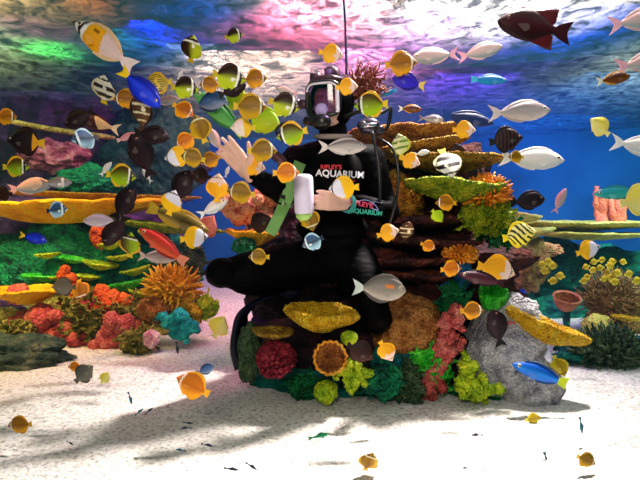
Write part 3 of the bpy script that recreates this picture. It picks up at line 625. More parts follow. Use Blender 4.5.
STY = {
 'raccoon': ('disc', sty('#2c1206', '#bcc810', bands=[(.12, .22, '#140806'), (.22, .30, '#f4ece0')], tail='#c8a818', soft=.3)),
 'raccoon_olive': ('disc', sty('#4e3408', '#a0c010', bands=[(.12, .21, '#140806'), (.21, .28, '#f0ead8')], fin='#e8b418', tail='#e8c020', soft=.6, rim='#f0b018')),
 'gold': ('disc', sty('#8c5206', '#e8a008', mid='#8e5206', bands=[(.10, .16, '#3a1a10'), (.16, .23, '#ecd8c8')], fin='#d89008', tail='#e0a010', soft=.9, rim='#dc9810')),
 'gold_olive': ('disc', sty('#7a5606', '#c89808', mid='#7c5406', bands=[(.10, .17, '#5a3a08'), (.17, .23, '#d8d0a0')], fin='#c89810', tail='#d8b020', soft=.9, rim='#c89410')),
 'orange': ('disc', sty('#d06804', '#ffa808', mid='#c86404', bands=[(.09, .14, '#a85010'), (.14, .22, '#ffd8c0')], fin='#ffa010', tail='#ffb818', soft=.9, rim='#ffb820')),
 'goldpink': ('disc', sty('#f0a010', '#ffb818', bands=[(.02, .14, '#f0c8b0'), (.14, .17, '#5a2c20'), (.17, .36, '#f0ccc0')], fin='#ffb010', tail='#ffb818', soft=.9)),
 'pinkface': ('disc', sty('#e8c8cc', '#e8d8d0', bands=[(.14, .18, '#d8b0a8')], back=(.62, 2, '#e8b818', .05), fin='#e8c020', tail='#d8c020')),
 'whiteyellow': ('disc', sty('#ece6f4', '#e4dcee', bands=[(.09, .15, '#241820')], back=(.52, 2, '#ffc010', .12), fin='#ffc010', tail='#ffc818')),
 'fox': ('fox', sty('#ffb010', '#ffa808', bands=[(0, .08, '#2a1024'), (.08, .15, '#f4ece8'), (.15, .21, '#2a1024'), (.21, .27, '#f4ece8')], back=(.58, 2, '#f4ccc4', .05), fin='#f0c090', tail='#f8d8d4', spots=[(.42, .45, .045, '#7a3008')])),
 'bluetang': ('tang', sty('#1020b0', '#1830e0', mid='#2040f0', fin='#0c1890', tail='#ffd010', soft=.8)),
 'violettang': ('tang', sty('#2818b0', '#3428d0', fin='#1c1080', tail='#ecc860', soft=.8)),
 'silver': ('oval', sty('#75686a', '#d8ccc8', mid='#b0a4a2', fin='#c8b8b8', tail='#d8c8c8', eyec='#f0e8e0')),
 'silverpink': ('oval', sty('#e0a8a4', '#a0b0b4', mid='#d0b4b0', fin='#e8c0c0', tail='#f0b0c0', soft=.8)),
 'greytang': ('tang', sty('#6e6660', '#a89c90', mid='#8c8278', fin='#5c5450', tail='#c8d0c8', spots=[(.33, .22, .055, '#f08010'), (.38, .2, .055, '#f08010'), (.43, .18, .05, '#f08010')])),
 'beigetang': ('oval', sty('#a89080', '#c8b8a0', mid='#bca890', fin='#c0a890', tail='#c8b8a8', soft=.8)),
 'white': ('oval', sty('#f0e4dc', '#c8d0d4', mid='#ece4e0', fin='#e8e0e0', tail='#f4f4f0', soft=.8)),
 'redtrigger': ('trigger', sty('#32040c', '#220408', mid='#420812', fin='#5a1018', tail='#3a0810', soft=.9, eyec='#7a3028')),
 'maroon': ('tang', sty('#18040c', '#240814', fin='#140408', tail='#120408', soft=.9, eyec='#a06050')),
 'maroondisc': ('disc', sty('#1c0604', '#381204', mid='#280c04', fin='#240a08', tail='#1c0610', soft=.9, eyec='#a06050')),
 'marooncream': ('oval', sty('#3c1020', '#4a1828', back=(.55, 2, '#f0c090', .1), fin='#5a2030', tail='#f4d0b0', eyec='#a06050')),
 'yellowtailmaroon': ('disc', sty('#18040a', '#200808', back=(.78, 2, '#f0a010', .0), fin='#240812', tail='#f0b010')),
 'sailfin': ('disc', sty('#120608', '#0e0406', stripes=(8, .25, '#4a2420', .28), fin='#1c0c10', tail='#181014', eyec='#c0a090')),
 'banner': ('disc', sty('#e8e0d0', '#d8d8c8', bands=[(.10, .16, '#1a1014'), (.34, .50, '#1a1014'), (.66, .82, '#1a1014')], fin='#d8c8a0', tail='#d8c020')),
 'greenbanner': ('disc', sty('#c8d898', '#e8e8b8', bands=[(.10, .15, '#4a5a14'), (.30, .40, '#688c24'), (.58, .68, '#688c24')], fin='#c8c838', tail='#e8d020')),
 'darkbanner': ('tang', sty('#4a2c1c', '#6a4424', bands=[(.25, .33, '#e8d8b0'), (.52, .58, '#e8d8b0'), (.76, .80, '#e0d0a0')], fin='#2c1810', tail='#3c2414')),
 'stripedyellow': ('disc', sty('#f0c840', '#f4d860', horiz=(4.0, '#3a2008', .42), fin='#d8a820', tail='#e8c030')),
 'diagyellow': ('disc', sty('#fff0a0', '#ffec50', stripes=(5.2, -1.3, '#18120c', .42), fin='#ffe020', tail='#ffe020')),
 'bluewrasse': ('wrasse', sty('#0a1c4c', '#102c70', fin='#0c2860', tail='#0a3c90', eyec='#405080')),
 'turqwrasse': ('wrasse', sty('#0c6cb0', '#1898d0', mid='#1080c4', fin='#0c84c0', tail='#40b8e0')),
 'parrot': ('wrasse', sty('#0850b8', '#0c64d0', mid='#1080e8', fin='#0a3c80', tail='#c8dc20')),
 'tealwrasse': ('wrasse', sty('#10908c', '#40c4b8', mid='#20a8a8', fin='#10807c', tail='#60d0c4')),
 'greenwrasse': ('wrasse', sty('#3c8c3c', '#68b860', mid='#50a850', fin='#2c7030', tail='#7cc060')),
 'redwrasse': ('wrasse', sty('#c02414', '#e86038', fin='#a02010', tail='#f09070')),
 'pinkslim': ('wrasse', sty('#e88890', '#f4b0b0', fin='#f09898', tail='#f8c0c0')),
 'brownyellow': ('oval', sty('#4c1c10', '#7c4410', fin='#e8a010', tail='#f0ecd8', soft=.6)),
 'purpleslim': ('wrasse', sty('#3c1828', '#4c2030', mid='#5a2838', fin='#2c1018', tail='#34141c')),
 'olivetrumpet': ('wrasse', sty('#806c24', '#b09040', mid='#5c5024', fin='#c8a020', tail='#d8b030')),
 'minnow': ('slim', sty('#141c34', '#283450', fin='#141c34', tail='#141c34')),
 'tealminnow': ('slim', sty('#0c4c5c', '#1c7080', fin='#0c4048', tail='#0c4c5c')),
 'greenminnow': ('slim', sty('#046c44', '#0c8c5c', fin='#046040', tail='#046c44')),
 'smallyellow': ('disc', sty('#c8a818', '#e8cc30', mid='#a88c18', fin='#f0dc40', tail='#f0e050', bands=[(.12, .18, '#6a5010')])),
 'paleyellow': ('disc', sty('#f0dc50', '#f4e888', fin='#f4e060', tail='#f4e888')),
 'oliveoval': ('oval', sty('#7c7c40', '#a0a060', fin='#6c6c38', tail='#8c8c50')),
 'greyround': ('disc', sty('#5c5850', '#7c7468', fin='#48443c', tail='#605850')),
 'greywhite': ('oval', sty('#7c7480', '#b8b0b8', bands=[(.25, .36, '#e8e4e8')], fin='#6c6470', tail='#a098a0')),
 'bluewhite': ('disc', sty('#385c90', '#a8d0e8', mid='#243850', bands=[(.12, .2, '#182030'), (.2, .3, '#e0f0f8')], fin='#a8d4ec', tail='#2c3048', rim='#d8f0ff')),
 'salmonfish': ('disc', sty('#d86858', '#e88070', fin='#d06050', tail='#e07868')),
 'greenyellow': ('disc', sty('#98c010', '#c8dc14', fin='#a8cc18', tail='#c8dc14', mid='#b0c810')),
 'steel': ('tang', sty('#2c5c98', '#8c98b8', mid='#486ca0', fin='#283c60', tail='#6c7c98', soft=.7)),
 'lilac': ('oval', sty('#a898b0', '#d8c8d8', fin='#a898b0', tail='#4a3040')),
}
fishmat = vcmat('fish_skin', .42, .22, 40, .16, .12)
finmat = vcmat('fish_fin', .9, .05, 60, .15, .1)
eyemat = vcmat('fish_eye', .12, .8, 5, .02, 0)
_fm = {}
def pinterp(prof, t, k):
    xs = [p[0] for p in prof]; ys = [p[k] for p in prof]
    # smooth: average of neighbouring samples
    return sum(np.interp(min(1, max(0, t + o)), xs, ys) for o in (-.03, 0, .03)) / 3 if .03 < t < .97 else float(np.interp(t, xs, ys))

def fish_meshes(kind):
    if kind in _fm: return _fm[kind]
    shape, cf = STY[kind]; prof, th, bl = SHAPES[shape]; b = MB(); nr, ns = 44, (48 if 'diag' in kind or 'striped' in kind else 24)
    X = lambda t: .5 - t * bl
    vs = []; cs = []; fs = []
    for i in range(nr):
        t = (i / (nr - 1)); t = t ** 1.25 if t < 1 else 1
        tp, bt = pinterp(prof, t, 1), pinterp(prof, t, 2); m_, h_ = (tp + bt) / 2, (tp - bt) / 2
        w_ = th * (math.sin(math.pi * min(1, max(0.02, t * .96 + .03)) ** .62) ** .8) * (1 if shape != 'slim' else .9) + .006
        w_ = min(w_, h_ * .95 + .004)
        for k in range(ns):
            a = 2 * math.pi * k / ns; ca, sa = math.cos(a), math.sin(a)
            vs.append((X(t), w_ * sa * (abs(sa) ** .15), m_ + h_ * ca)); cs.append(cf(t, ca, 'body'))
    for i in range(nr - 1):
        for k in range(ns):
            k2 = (k + 1) % ns; fs.append((i * ns + k, (i + 1) * ns + k, (i + 1) * ns + k2, i * ns + k2))
    fs.append(tuple(range(ns))); fs.append(tuple((nr - 1) * ns + k for k in range(ns - 1, -1, -1)))
    b.add(vs, fs, cs)
    def strip(part, t0, t1, hf, sgn, n=24, m=4, sweep=.0):
        vs = []; cs = []; fs = []
        for side in (1, -1):
            for i in range(n):
                t = t0 + (t1 - t0) * i / (n - 1); base = pinterp(prof, t, 1 if sgn > 0 else 2); h = hf(i / (n - 1))
                for j in range(m):
                    q = j / (m - 1)
                    z = base - sgn * .015 + sgn * (h + .015) * q
                    vs.append((X(t) - sweep * h * q, side * (.009 * (1 - q) + .0015), z)); cs.append(cf(t, q, part))
        M_ = n * m
        for i in range(n - 1):
            for j in range(m - 1):
                a = i * m + j; f = (a, a + m, a + m + 1, a + 1); fs.append(f if sgn > 0 else f[::-1]); g = tuple(M_ + x for x in f[::-1]); fs.append(g if sgn > 0 else g[::-1])
            a = i * m + m - 1; fs.append((a, a + m, M_ + a + m, M_ + a))
        b.add(vs, fs, cs)
    disc = shape == 'disc'
    if disc:
        strip('dorsal', .20, .97, lambda s: .010 + .045 * math.sin(math.pi * s) ** .6 + .04 * s * (1 - s ** 4), 1, sweep=.5)
        strip('anal', .55, .97, lambda s: .07 * math.sin(math.pi * min(1, s * .9 + .1)) ** .7, -1, sweep=.5)
        strip('anal', .30, .42, lambda s: .09 * math.sin(math.pi * s), -1, n=8, sweep=1.0)
    elif shape == 'trigger':
        strip('dorsal', .58, .90, lambda s: .17 * (s / .55 if s < .55 else 1 - .75 * (s - .55) / .45), 1, sweep=1.0)
        strip('anal', .58, .90, lambda s: .16 * (s / .55 if s < .55 else 1 - .75 * (s - .55) / .45), -1, sweep=1.0)
        strip('dorsal', .30, .45, lambda s: .03 * math.sin(math.pi * s), 1, n=8)
    elif shape in ('tang',):
        strip('dorsal', .16, .95, lambda s: .06 * math.sin(math.pi * (s * .9 + .08)) ** .5, 1, sweep=.4)
        strip('anal', .38, .95, lambda s: .06 * math.sin(math.pi * (s * .9 + .08)) ** .5, -1, sweep=.4)
    elif shape == 'slim':
        strip('dorsal', .3, .7, lambda s: .04 * math.sin(math.pi * s), 1, n=8, sweep=.5)
    else:
        strip('dorsal', .22, .93, lambda s: .045 * math.sin(math.pi * (s * .9 + .08)) ** .5, 1, sweep=.5)
        strip('anal', .52, .93, lambda s: .04 * math.sin(math.pi * (s * .9 + .08)) ** .5, -1, sweep=.5)
    # tail fin
    fork = {'disc': .02, 'oval': .09, 'tang': .06, 'wrasse': .02, 'slim': .06, 'trigger': .06, 'fox': .05}[shape]
    span = {'disc': .12, 'oval': .17, 'tang': .16, 'wrasse': .10, 'slim': .09, 'trigger': .18, 'fox': .12}[shape]
    n, m = 13, 6; root = pinterp(prof, .98, 1) * .95; vs = []; cs = []; fs = []
    for side in (1, -1):
        for i in range(n):
            s = -1 + 2 * i / (n - 1)
            for j in range(m):
                q = j / (m - 1); x0 = X(.97); x1 = -.5 + fork * (1 - abs(s) ** 1.3)
                vs.append((x0 + (x1 - x0) * q, side * (.012 * (1 - q) + .0015), s * (root * (1 - q) + span * q ** .8))); cs.append(cf(.99, s, 'tail'))
    M_ = n * m
    for i in range(n - 1):
        for j in range(m - 1):
            a = i * m + j; f = (a, a + 1, a + m + 1, a + m); fs.append(f); fs.append(tuple(M_ + x for x in f[::-1]))
        a = i * m + m - 1; fs.append((a, M_ + a, M_ + a + m, a + m))
    b.add(vs, fs, cs)
    body = b.mesh('fish_' + kind); body.materials.append(fishmat)
    body.polygons.foreach_set('use_smooth', [True] * len(body.polygons))
    # pectoral fin and eye, right and left
    parts = []
    for sd in (1, -1):
        e = MB(); te = .145 if shape != 'wrasse' else .12
        tp, bt = pinterp(prof, te, 1), pinterp(prof, te, 2); ez = bt + (tp - bt) * .64; r = .032 if shape != 'slim' else .022
        wy = th * (math.sin(math.pi * (te * .96 + .03) ** .62) ** .8); hh = (tp - bt) / 2; wy = min(wy, hh * .95 + .004) * math.sqrt(max(.1, 1 - ((ez - (tp + bt) / 2) / hh) ** 2))
        e.ball((X(te), sd * wy * .93, ez), (r, r * .6, r), 14, 10, lin(cf.eye)); e.ball((X(te), sd * (wy * .93 + r * .22), ez), (r * .7, r * .5, r * .7), 12, 8, lin('#050505'))
        me = e.mesh('fish_eye'); me.materials.append(eyemat); me.polygons.foreach_set('use_smooth', [True] * len(me.polygons))
        pf = MB(); n = 8; vs = []; tq = .30; yb = th * .86
        yb = min(th * (math.sin(math.pi * (tq * .96 + .03) ** .62) ** .8) + .006, (pinterp(prof, tq, 1) - pinterp(prof, tq, 2)) / 2 * .95) / .9
        for k in range(n + 1):
            a = math.radians(-50 + 75 * k / n); L = .17 * (1 - .25 * abs(k / n - .4))
            for q, o in ((0.0, -.004), (.5, .006), (1, .014)):
                vs.append((X(tq) - math.cos(a) * L * q, sd * (yb * .9 + o), -.03 + math.sin(a) * L * q * .7 - .02 * q))
        nv = len(vs); vs += [(x, y - sd * .003, z) for x, y, z in vs]; fs = []
        for k in range(n):
            for q in range(2):
                a = k * 3 + q; fs.append((a, a + 3, a + 4, a + 1)); fs.append((nv + a, nv + a + 1, nv + a + 4, nv + a + 3))
        pf.add(vs, fs, mixc(cf(.3, -.3, 'body'), (1, .95, .8), .07)); mp = pf.mesh('fish_pec'); mp.materials.append(finmat)
        parts += [('eye', me), ('pectoral_fin', mp)]
    _fm[kind] = (body, parts); return _fm[kind]

_placed = []
NAMES = {'fox': 'rabbitfish', 'bluetang': 'blue_tang', 'violettang': 'blue_tang', 'redtrigger': 'triggerfish', 'bluewrasse': 'wrasse', 'turqwrasse': 'wrasse', 'parrot': 'wrasse', 'tealwrasse': 'wrasse',
         'greenwrasse': 'wrasse', 'redwrasse': 'wrasse', 'pinkslim': 'wrasse', 'purpleslim': 'wrasse', 'olivetrumpet': 'wrasse', 'minnow': 'minnow', 'tealminnow': 'minnow', 'greenminnow': 'minnow',
         'banner': 'bannerfish', 'greenbanner': 'bannerfish', 'darkbanner': 'bannerfish', 'silver': 'surgeonfish', 'silverpink': 'surgeonfish', 'greytang': 'surgeonfish', 'beigetang': 'surgeonfish', 'white': 'surgeonfish',
         'maroon': 'dark_tang', 'sailfin': 'sailfin_tang', 'steel': 'surgeonfish', 'oliveoval': 'reef_fish', 'greywhite': 'reef_fish', 'lilac': 'reef_fish', 'marooncream': 'reef_fish', 'brownyellow': 'reef_fish'}
def fish(kind, px, py, L, face, tilt, d, label, group=None, yaw=0, fixed=False, small=None, hs=1.0):
    """face: R or L, tilt: nose up in degrees, yaw: turned towards the viewer, L: seen length in photo pixels"""
    t = math.radians(tilt)
    if face == 'R': Fw, U = Vector((math.cos(t), 0, math.sin(t))), Vector((-math.sin(t), 0, math.cos(t)))
    else: Fw, U = Vector((-math.cos(t), 0, math.sin(t))), Vector((math.sin(t), 0, math.cos(t)))
    yw = math.radians(yaw if face == 'L' else -yaw)
    Fw = Matrix.Rotation(yw, 3, U) @ Fw; Yv = U.cross(Fw)
    base = d
    for k in range(40):
        d = base if fixed else base + (k + 1) // 2 * .045 * (1 if k % 2 else -1)
        S = L * d / F / max(.35, math.cos(math.radians(yaw))); p = P(px, py, d)
        if fixed or all((p - q).length > (S + s) * .25 + .02 or abs(p.y - q.y) > (S + s) * .09 + abs(math.sin(math.radians(yaw))) * S * .3 for q, s in _placed): break
    _placed.append((p, S))
    if STY[kind][0] == 'disc': S *= .9
    if STY[kind][0] == 'oval': hs *= .84
    if STY[kind][0] == 'trigger': hs *= .9
    if kind == 'bluetang': hs *= .76
    body, parts = fish_meshes(kind)
    nm = NAMES.get(kind, 'butterflyfish')
    o = bpy.data.objects.new(nm, body); C.objects.link(o)
    M = Matrix((Fw, Yv, U)).transposed().to_4x4(); o.matrix_world = Matrix.Translation(p) @ M @ Matrix.Diagonal((S, S, S * hs, 1))
    tag(o, label, 'fish', group)
    if L >= 22 and not small:
        for n_, me in parts:
            c = bpy.data.objects.new(n_, me); C.objects.link(c); c.parent = o
    return o

G1 = 'butterflyfish swarming round the raised hand'
SB = 'small fish over the sand'
FISH = [
 ('fox', 104, 45, 76, 'L', 38, 2.1, 'orange and white fish with black face bands, nosing up at upper left'),
 ('gold', 6, 117, 24, 'R', 0, 2.2, 'yellow fish cut by the left edge above the maroon yellow-tailed fish'),
 ('bluetang', 140, 88, 54, 'R', -44, 2.0, 'bright blue tang with yellow tail diving right below the orange and white fish'),
 ('gold', 126, 99, 28, 'L', 0, 2.15, 'round orange-gold fish just left of the diving blue tang'),
 ('banner', 104, 90, 28, 'R', 68, 2.4, 'black and white narrow fish standing on end left of the round gold one', 40),
 ('maroon', 80, 118, 34, 'L', -28, 2.3, 'dark maroon fish above the curled white one on the left'),
 ('marooncream', 99, 124, 44, 'L', 16, 2.5, 'cream-bodied fish with maroon head beside the dark maroon fish at left'),
 ('bluewhite', 85, 139, 20, 'L', -20, 2.2, 'tiny lilac and white fish turned to the viewer below the cream fish', 50),
 ('pinkslim', 127, 137, 22, 'R', 20, 2.3, 'small slender pink fish left of the dark upright fish'),
 ('stripedyellow', 158, 84, 32, 'L', -10, 2.3, 'yellow fish with thin dark lengthwise stripes behind the blue tang'),
 ('silverpink', 166, 101, 28, 'R', 8, 2.5, 'pale pink fish tucked right behind the nose of the diving blue tang'),
 ('darkbanner', 142, 114, 36, 'R', 80, 2.15, 'brown fish with cream bars standing on end under the blue tang', 30),
 ('maroon', 151, 135, 36, 'R', -8, 2.05, 'blackish maroon tang crossing the dark upright fish'),
 ('maroon', 142, 156, 44, 'L', 72, 2.25, 'large blackish upright tang below the brown barred fish', 20),
 ('yellowtailmaroon', 26, 142, 42, 'L', 4, 2.1, 'dark maroon disc-shaped fish with a yellow tail near the left edge'),
 ('raccoon_olive', 16, 167, 30, 'R', 0, 2.15, 'yellow-green fish with black eye band low at the left edge'),
 ('silverpink', 30, 187, 46, 'R', 8, 2.5, 'pale pink elongated fish above the left end of the golden shelf'),
 ('greywhite', 56, 183, 32, 'R', 2, 2.4, 'purplish grey fish with a white bar over the golden shelf'),
 ('maroondisc', 3, 194, 22, 'L', 0, 2.3, 'dark brown fish cut by the left edge at the golden shelf'),
 ('bluewhite', 57, 210, 24, 'R', 5, 2.2, 'pale blue and white round fish in front of the long golden shelf'),
 ('lilac', 102, 221, 38, 'L', 0, 2.5, 'lilac white fish with dark tail just below the golden shelf'),
 ('maroon', 124, 204, 38, 'R', 55, 2.1, 'black-maroon tang pitched steeply in front of the golden shelf'),
 ('maroon', 116, 230, 36, 'L', -60, 2.3, 'black-maroon tang hanging nose down below the golden shelf', 20),
 ('bluetang', 33, 238, 28, 'R', -14, 2.2, 'small blue tang with yellow tail at the left edge below the shelf'),
 ('raccoon_olive', 121, 176, 34, 'R', -8, 2.1, 'yellow-green masked fish above the golden shelf, level with the wrist of the diver'),
 ('white', 106, 169, 18, 'R', 50, 2.4, 'tiny white fish left of the yellow-green masked fish'),
 ('white', 147, 176, 16, 'L', 55, 2.5, 'tiny white fish right of the yellow-green masked fish'),
 ('raccoon', 192, 49, 26, 'R', 72, 2.3, 'slim-looking olive fish pointing straight up near the top', 35),
 ('raccoon', 234, 36, 21, 'R', 10, 2.4, 'small masked fish highest in the swarm under the bright water'),
 ('raccoon', 185, 88, 32, 'R', -4, 2.0, 'brown and lime fish with white eye bar right of the striped yellow fish'),
 ('white', 180, 75, 10, 'R', 60, 2.4, 'tiny white fish above the brown and lime fish'),
 ('raccoon', 229, 77, 38, 'R', -12, 1.95, 'brown and lime masked fish topmost of the tight swarm above the hand'),
 ('gold', 210, 85, 24, 'L', 0, 2.15, 'small brownish gold fish tucked left of the topmost masked fish'),
 ('gold', 255, 79, 28, 'R', 4, 2.05, 'orange-gold fish with dark edge right of the topmost masked fish'),
 ('maroon', 232, 90, 30, 'R', 22, 2.2, 'black fish hidden below the topmost masked fish'),
 ('steel', 209, 103, 36, 'R', 14, 2.25, 'blue-grey arched fish above the raised fingers of the diver'),
 ('gold_olive', 250, 107, 38, 'R', -2, 1.95, 'large golden olive fish right of the blue-grey fish'),
 ('raccoon', 284, 105, 36, 'R', -16, 1.95, 'masked fish with brown back right next to the diver\'s mask'),
 ('raccoon_olive', 292, 134, 36, 'L', -14, 1.9, 'broad green fish with yellow rim below the mask of the diver'),
 ('pinkface', 243, 128, 28, 'L', 0, 2.0, 'pinkish white fish with yellow rear just above the palm'),
 ('gold_olive', 200, 129, 32, 'L', 70, 1.95, 'deep gold fish left of the raised fingertips', 10),
 ('orange', 183, 110, 26, 'R', -30, 2.2, 'orange fish under the brown and lime fish, left of the blue-grey one'),
 ('gold_olive', 262, 151, 34, 'R', 0, 1.92, 'golden fish with pale eye bar right of the palm'),
 ('goldpink', 254, 167, 26, 'R', -8, 2.1, 'yellow and pink fish below the golden one at the wrist'),
 ('orange', 286, 173, 30, 'R', 0, 1.9, 'orange fish on the diver\'s chest left of the lettering'),
 ('whiteyellow', 178, 157, 30, 'L', -8, 2.1, 'white-headed fish with yellow rear left of the raised hand'),
 ('gold_olive', 193, 158, 28, 'L', 10, 2.0, 'olive gold fish behind the white-headed one'),
 ('orange', 186, 141, 26, 'L', -35, 2.2, 'small bright yellow-orange fish above the white-headed one'),
 ('gold', 211, 160, 24, 'L', -20, 2.15, 'gold-rimmed brown fish just under the fingertips'),
 ('maroondisc', 201, 176, 24, 'L', 10, 2.2, 'dark maroon round fish over the blue gap below the hand'),
 ('maroon', 181, 188, 40, 'R', 62, 2.25, 'dark tang tilted steeply at the left side of the blue gap'),
 ('whiteyellow', 172, 203, 30, 'R', 68, 2.2, 'yellow fish with white upper tip above the olive elongated fish', 20),
 ('gold_olive', 241, 193, 32, 'L', 8, 2.05, 'olive-gold fish below the wrist over the blue gap'),
 ('white', 227, 172, 12, 'R', 70, 2.5, 'tiny white oval fish in the blue gap below the fingers'),
 ('goldpink', 218, 188, 32, 'R', 82, 2.15, 'pink-faced yellow fish pointing upward in the blue gap', 15),
 ('white', 213, 208, 34, 'R', 28, 2.2, 'slender white fish slanting up in the blue gap'),
 ('salmonfish', 207, 228, 32, 'R', 60, 2.6, 'salmon-coloured rounded fish at the left side of the blue gap'),
 ('maroondisc', 260, 223, 30, 'R', 20, 2.35, 'dark maroon disc-shaped fish in front of the peach coral'),
 ('gold_olive', 259, 257, 24, 'L', 0, 2.0, 'square-looking gold fish against the diver\'s thigh'),
 ('gold_olive', 309, 219, 28, 'R', -70, 2.05, 'yellow-brown fish hanging under the white bottle', 20),
 ('whiteyellow', 344, 188, 34, 'L', -4, 1.9, 'white fish with yellow rear in front of the diver\'s chest above the hand'),
 ('bluewhite', 313, 242, 26, 'L', -24, 2.05, 'small pale blue edged fish below the yellow-brown fish at the diver\'s lap'),
 ('goldpink', 331, 54, 28, 'R', -10, 2.0, 'yellow fish with pale face touching the tether above the diver'),
 ('goldpink', 347, 87, 25, 'R', 2, 2.0, 'orange fish right over the corner of the diver\'s mask'),
 ('raccoon_olive', 371, 105, 38, 'L', -4, 2.0, 'green and yellow masked fish at the diver\'s ear above the hose'),
 ('turqwrasse', 387, 93, 20, 'L', -20, 2.6, 'tiny blue fish behind the green and yellow masked fish'),
 ('violettang', 374, 86, 22, 'L', 10, 2.7, 'violet small fish beside the curly hair of the diver'),
 ('silver', 342, 147, 48, 'R', 0, 1.95, 'beige silvery fish crossing the diver\'s collar'),
 ('gold', 401, 64, 36, 'R', 4, 2.3, 'orange-gold fish with brown tail touching the silvery pink fish'),
 ('silverpink', 435, 56, 48, 'L', -6, 2.5, 'silvery pink fish between the orange-gold one and its twin at the top', ),
 ('silverpink', 480, 52, 46, 'R', 14, 2.55, 'silvery pink fish nosing up, left of the dark red triggerfish'),
 ('violettang', 409, 82, 34, 'L', 14, 2.3, 'violet-blue tang with pale yellow tail under the orange-gold fish'),
 ('brownyellow', 410, 109, 24, 'R', -2, 2.5, 'small brown fish with white tail under the violet-blue tang'),
 ('greywhite', 431, 119, 26, 'R', -4, 2.6, 'small grey fish with white bar left of the long navy wrasse'),
 ('bluewrasse', 468, 119, 52, 'R', -10, 2.6, 'long navy blue wrasse above the round yellow fish'),
 ('turqwrasse', 489, 80, 36, 'R', -2, 2.6, 'small turquoise-blue wrasse alone under the silvery pink pair'),
 ('silver', 519, 112, 62, 'R', 3, 2.5, 'silver fish with grey back above the dark striped sailfin tang'),
 ('redtrigger', 535, 27, 74, 'L', 10, 2.1, 'large dark red triggerfish at the top right'),
 ('silverpink', 641, 20, 66, 'R', 10, 2.4, 'pale fish cut by the right edge, topmost one'),
 ('silverpink', 647, 62, 66, 'R', 10, 2.5, 'pale pink fish cut by the right edge above the brown fish'),
 ('brownyellow', 613, 79, 35, 'R', 10, 2.3, 'brown and yellow fish with white tail at the upper right'),
 ('paleyellow', 600, 127, 28, 'L', 40, 2.7, 'pale yellow-white fish nosing up near the right edge'),
 ('white', 641, 146, 62, 'R', -8, 2.5, 'white fish cut by the right edge at mid height'),
 ('sailfin', 506, 140, 38, 'R', 8, 2.4, 'dark disc-shaped tang with fine brown stripes above the white fish'),
 ('gold_olive', 516, 157, 18, 'L', 0, 2.2, 'small yellow fish in front of the big white fish\'s tail'),
 ('white', 531, 159, 66, 'R', -3, 2.5, 'big white fish under the dark striped tang'),
 ('maroon', 527, 201, 36, 'R', 6, 2.6, 'dark purple tang right of the orange bushy coral'),
 ('silverpink', 560, 201, 26, 'R', 74, 3.2, 'small pale fish standing on end in open blue water', 20),
 ('tealwrasse', 618, 193, 48, 'L', -3, 3.0, 'teal slender fish passing in front of the pink columns'),
 ('paleyellow', 640, 200, 46, 'R', 10, 2.9, 'white and yellow fish cut by the right edge by the pink columns'),
 ('diagyellow', 519, 235, 38, 'R', 12, 2.3, 'yellow fish with black diagonal stripes right of the green leafy coral'),
 ('goldpink', 464, 130, 26, 'R', -2, 2.3, 'round yellow fish above the tan shelf corals'),
 ('greenbanner', 400, 146, 26, 'L', 76, 2.35, 'pale green striped upright fish at the hose', 30),
 ('banner', 447, 163, 34, 'R', -76, 2.3, 'black and white banded upright fish in front of the tan shelf', 30),
 ('white', 422, 153, 16, 'R', 10, 2.4, 'tiny white fish between the upright striped fishes'),
 ('goldpink', 410, 161, 24, 'R', -20, 2.25, 'round yellow fish low on the tan shelf corals beside the hose'),
 ('maroondisc', 457, 150, 18, 'R', 0, 2.5, 'small black oval fish over the tan shelf coral'),
 ('goldpink', 388, 233, 26, 'R', 14, 2.1, 'yellow fish at the lower end of the black hose'),
 ('darkbanner', 406, 233, 22, 'R', 86, 2.2, 'thin dark upright fish right of the yellow fish at the hose end', 45),
 ('orange', 428, 246, 18, 'R', -20, 2.3, 'small plain yellow fish on the dark ledges'),
 ('gold', 446, 203, 24, 'L', 0, 2.25, 'yellow fish under the yellow-green shelf coral'),
 ('greenyellow', 437, 216, 18, 'R', -50, 2.3, 'lime fish under the yellow-green shelf coral'),
 ('orange', 451, 269, 24, 'R', 5, 2.25, 'yellow fish left of the long plum fish'),
 ('purpleslim', 482, 279, 48, 'L', 12, 2.2, 'long plum-brown fish on the right side of the reef'),
 ('goldpink', 496, 270, 44, 'R', -14, 2.3, 'orange and pale pink fish behind the long plum fish'),
 ('gold', 472, 311, 27, 'R', 0, 2.05, 'round gold fish in front of the pale boulder'),
 ('goldpink', 386, 351, 27, 'R', -58, 1.95, 'round yellow fish with pale stripe in front of the brown mound'),
 ('maroondisc', 360, 352, 34, 'R', -30, 2.0, 'dark brown fish with golden rim right of the orange cup coral'),
 ('greytang', 379, 289, 54, 'R', -4, 1.9, 'grey fish with an orange bar below the diver\'s elbow'),
 ('whiteyellow', 588, 250, 28, 'R', 18, 2.7, 'white-fronted yellow fish under the pale shelf on the right'),
 ('parrot', 540, 374, 60, 'L', 20, 2.1, 'bright blue wrasse with yellow-green tail at the foot of the pale boulder'),
 ('smallyellow', 559, 366, 22, 'R', -70, 2.3, 'yellow upright fish behind the tail of the blue wrasse', 30),
 ('bluetang', 516, 292, 22, 'R', -6, 3.2, 'blurred small blue fish right of the bright green cup'),
 ('maroon', 497, 328, 40, 'L', 76, 2.2, 'maroon tang standing upright against the pale boulder'),
 ('oliveoval', 530, 350, 26, 'R', -22, 2.3, 'olive fish below the long slanting yellow shelf'),
 ('redwrasse', 163, 246, 58, 'L', 36, 2.6, 'red-orange wrasse slanting above the amber bush'),
 ('silver', 157, 257, 40, 'R', -4, 2.9, 'grey fish with pale belly behind the red-orange wrasse'),
 ('raccoon_olive', 130, 245, 30, 'R', 76, 2.4, 'yellow-green upright fish in front of the teal slope', 25),
 ('whiteyellow', 194, 238, 32, 'R', 6, 2.4, 'yellow fish with white front right of the red-orange wrasse'),
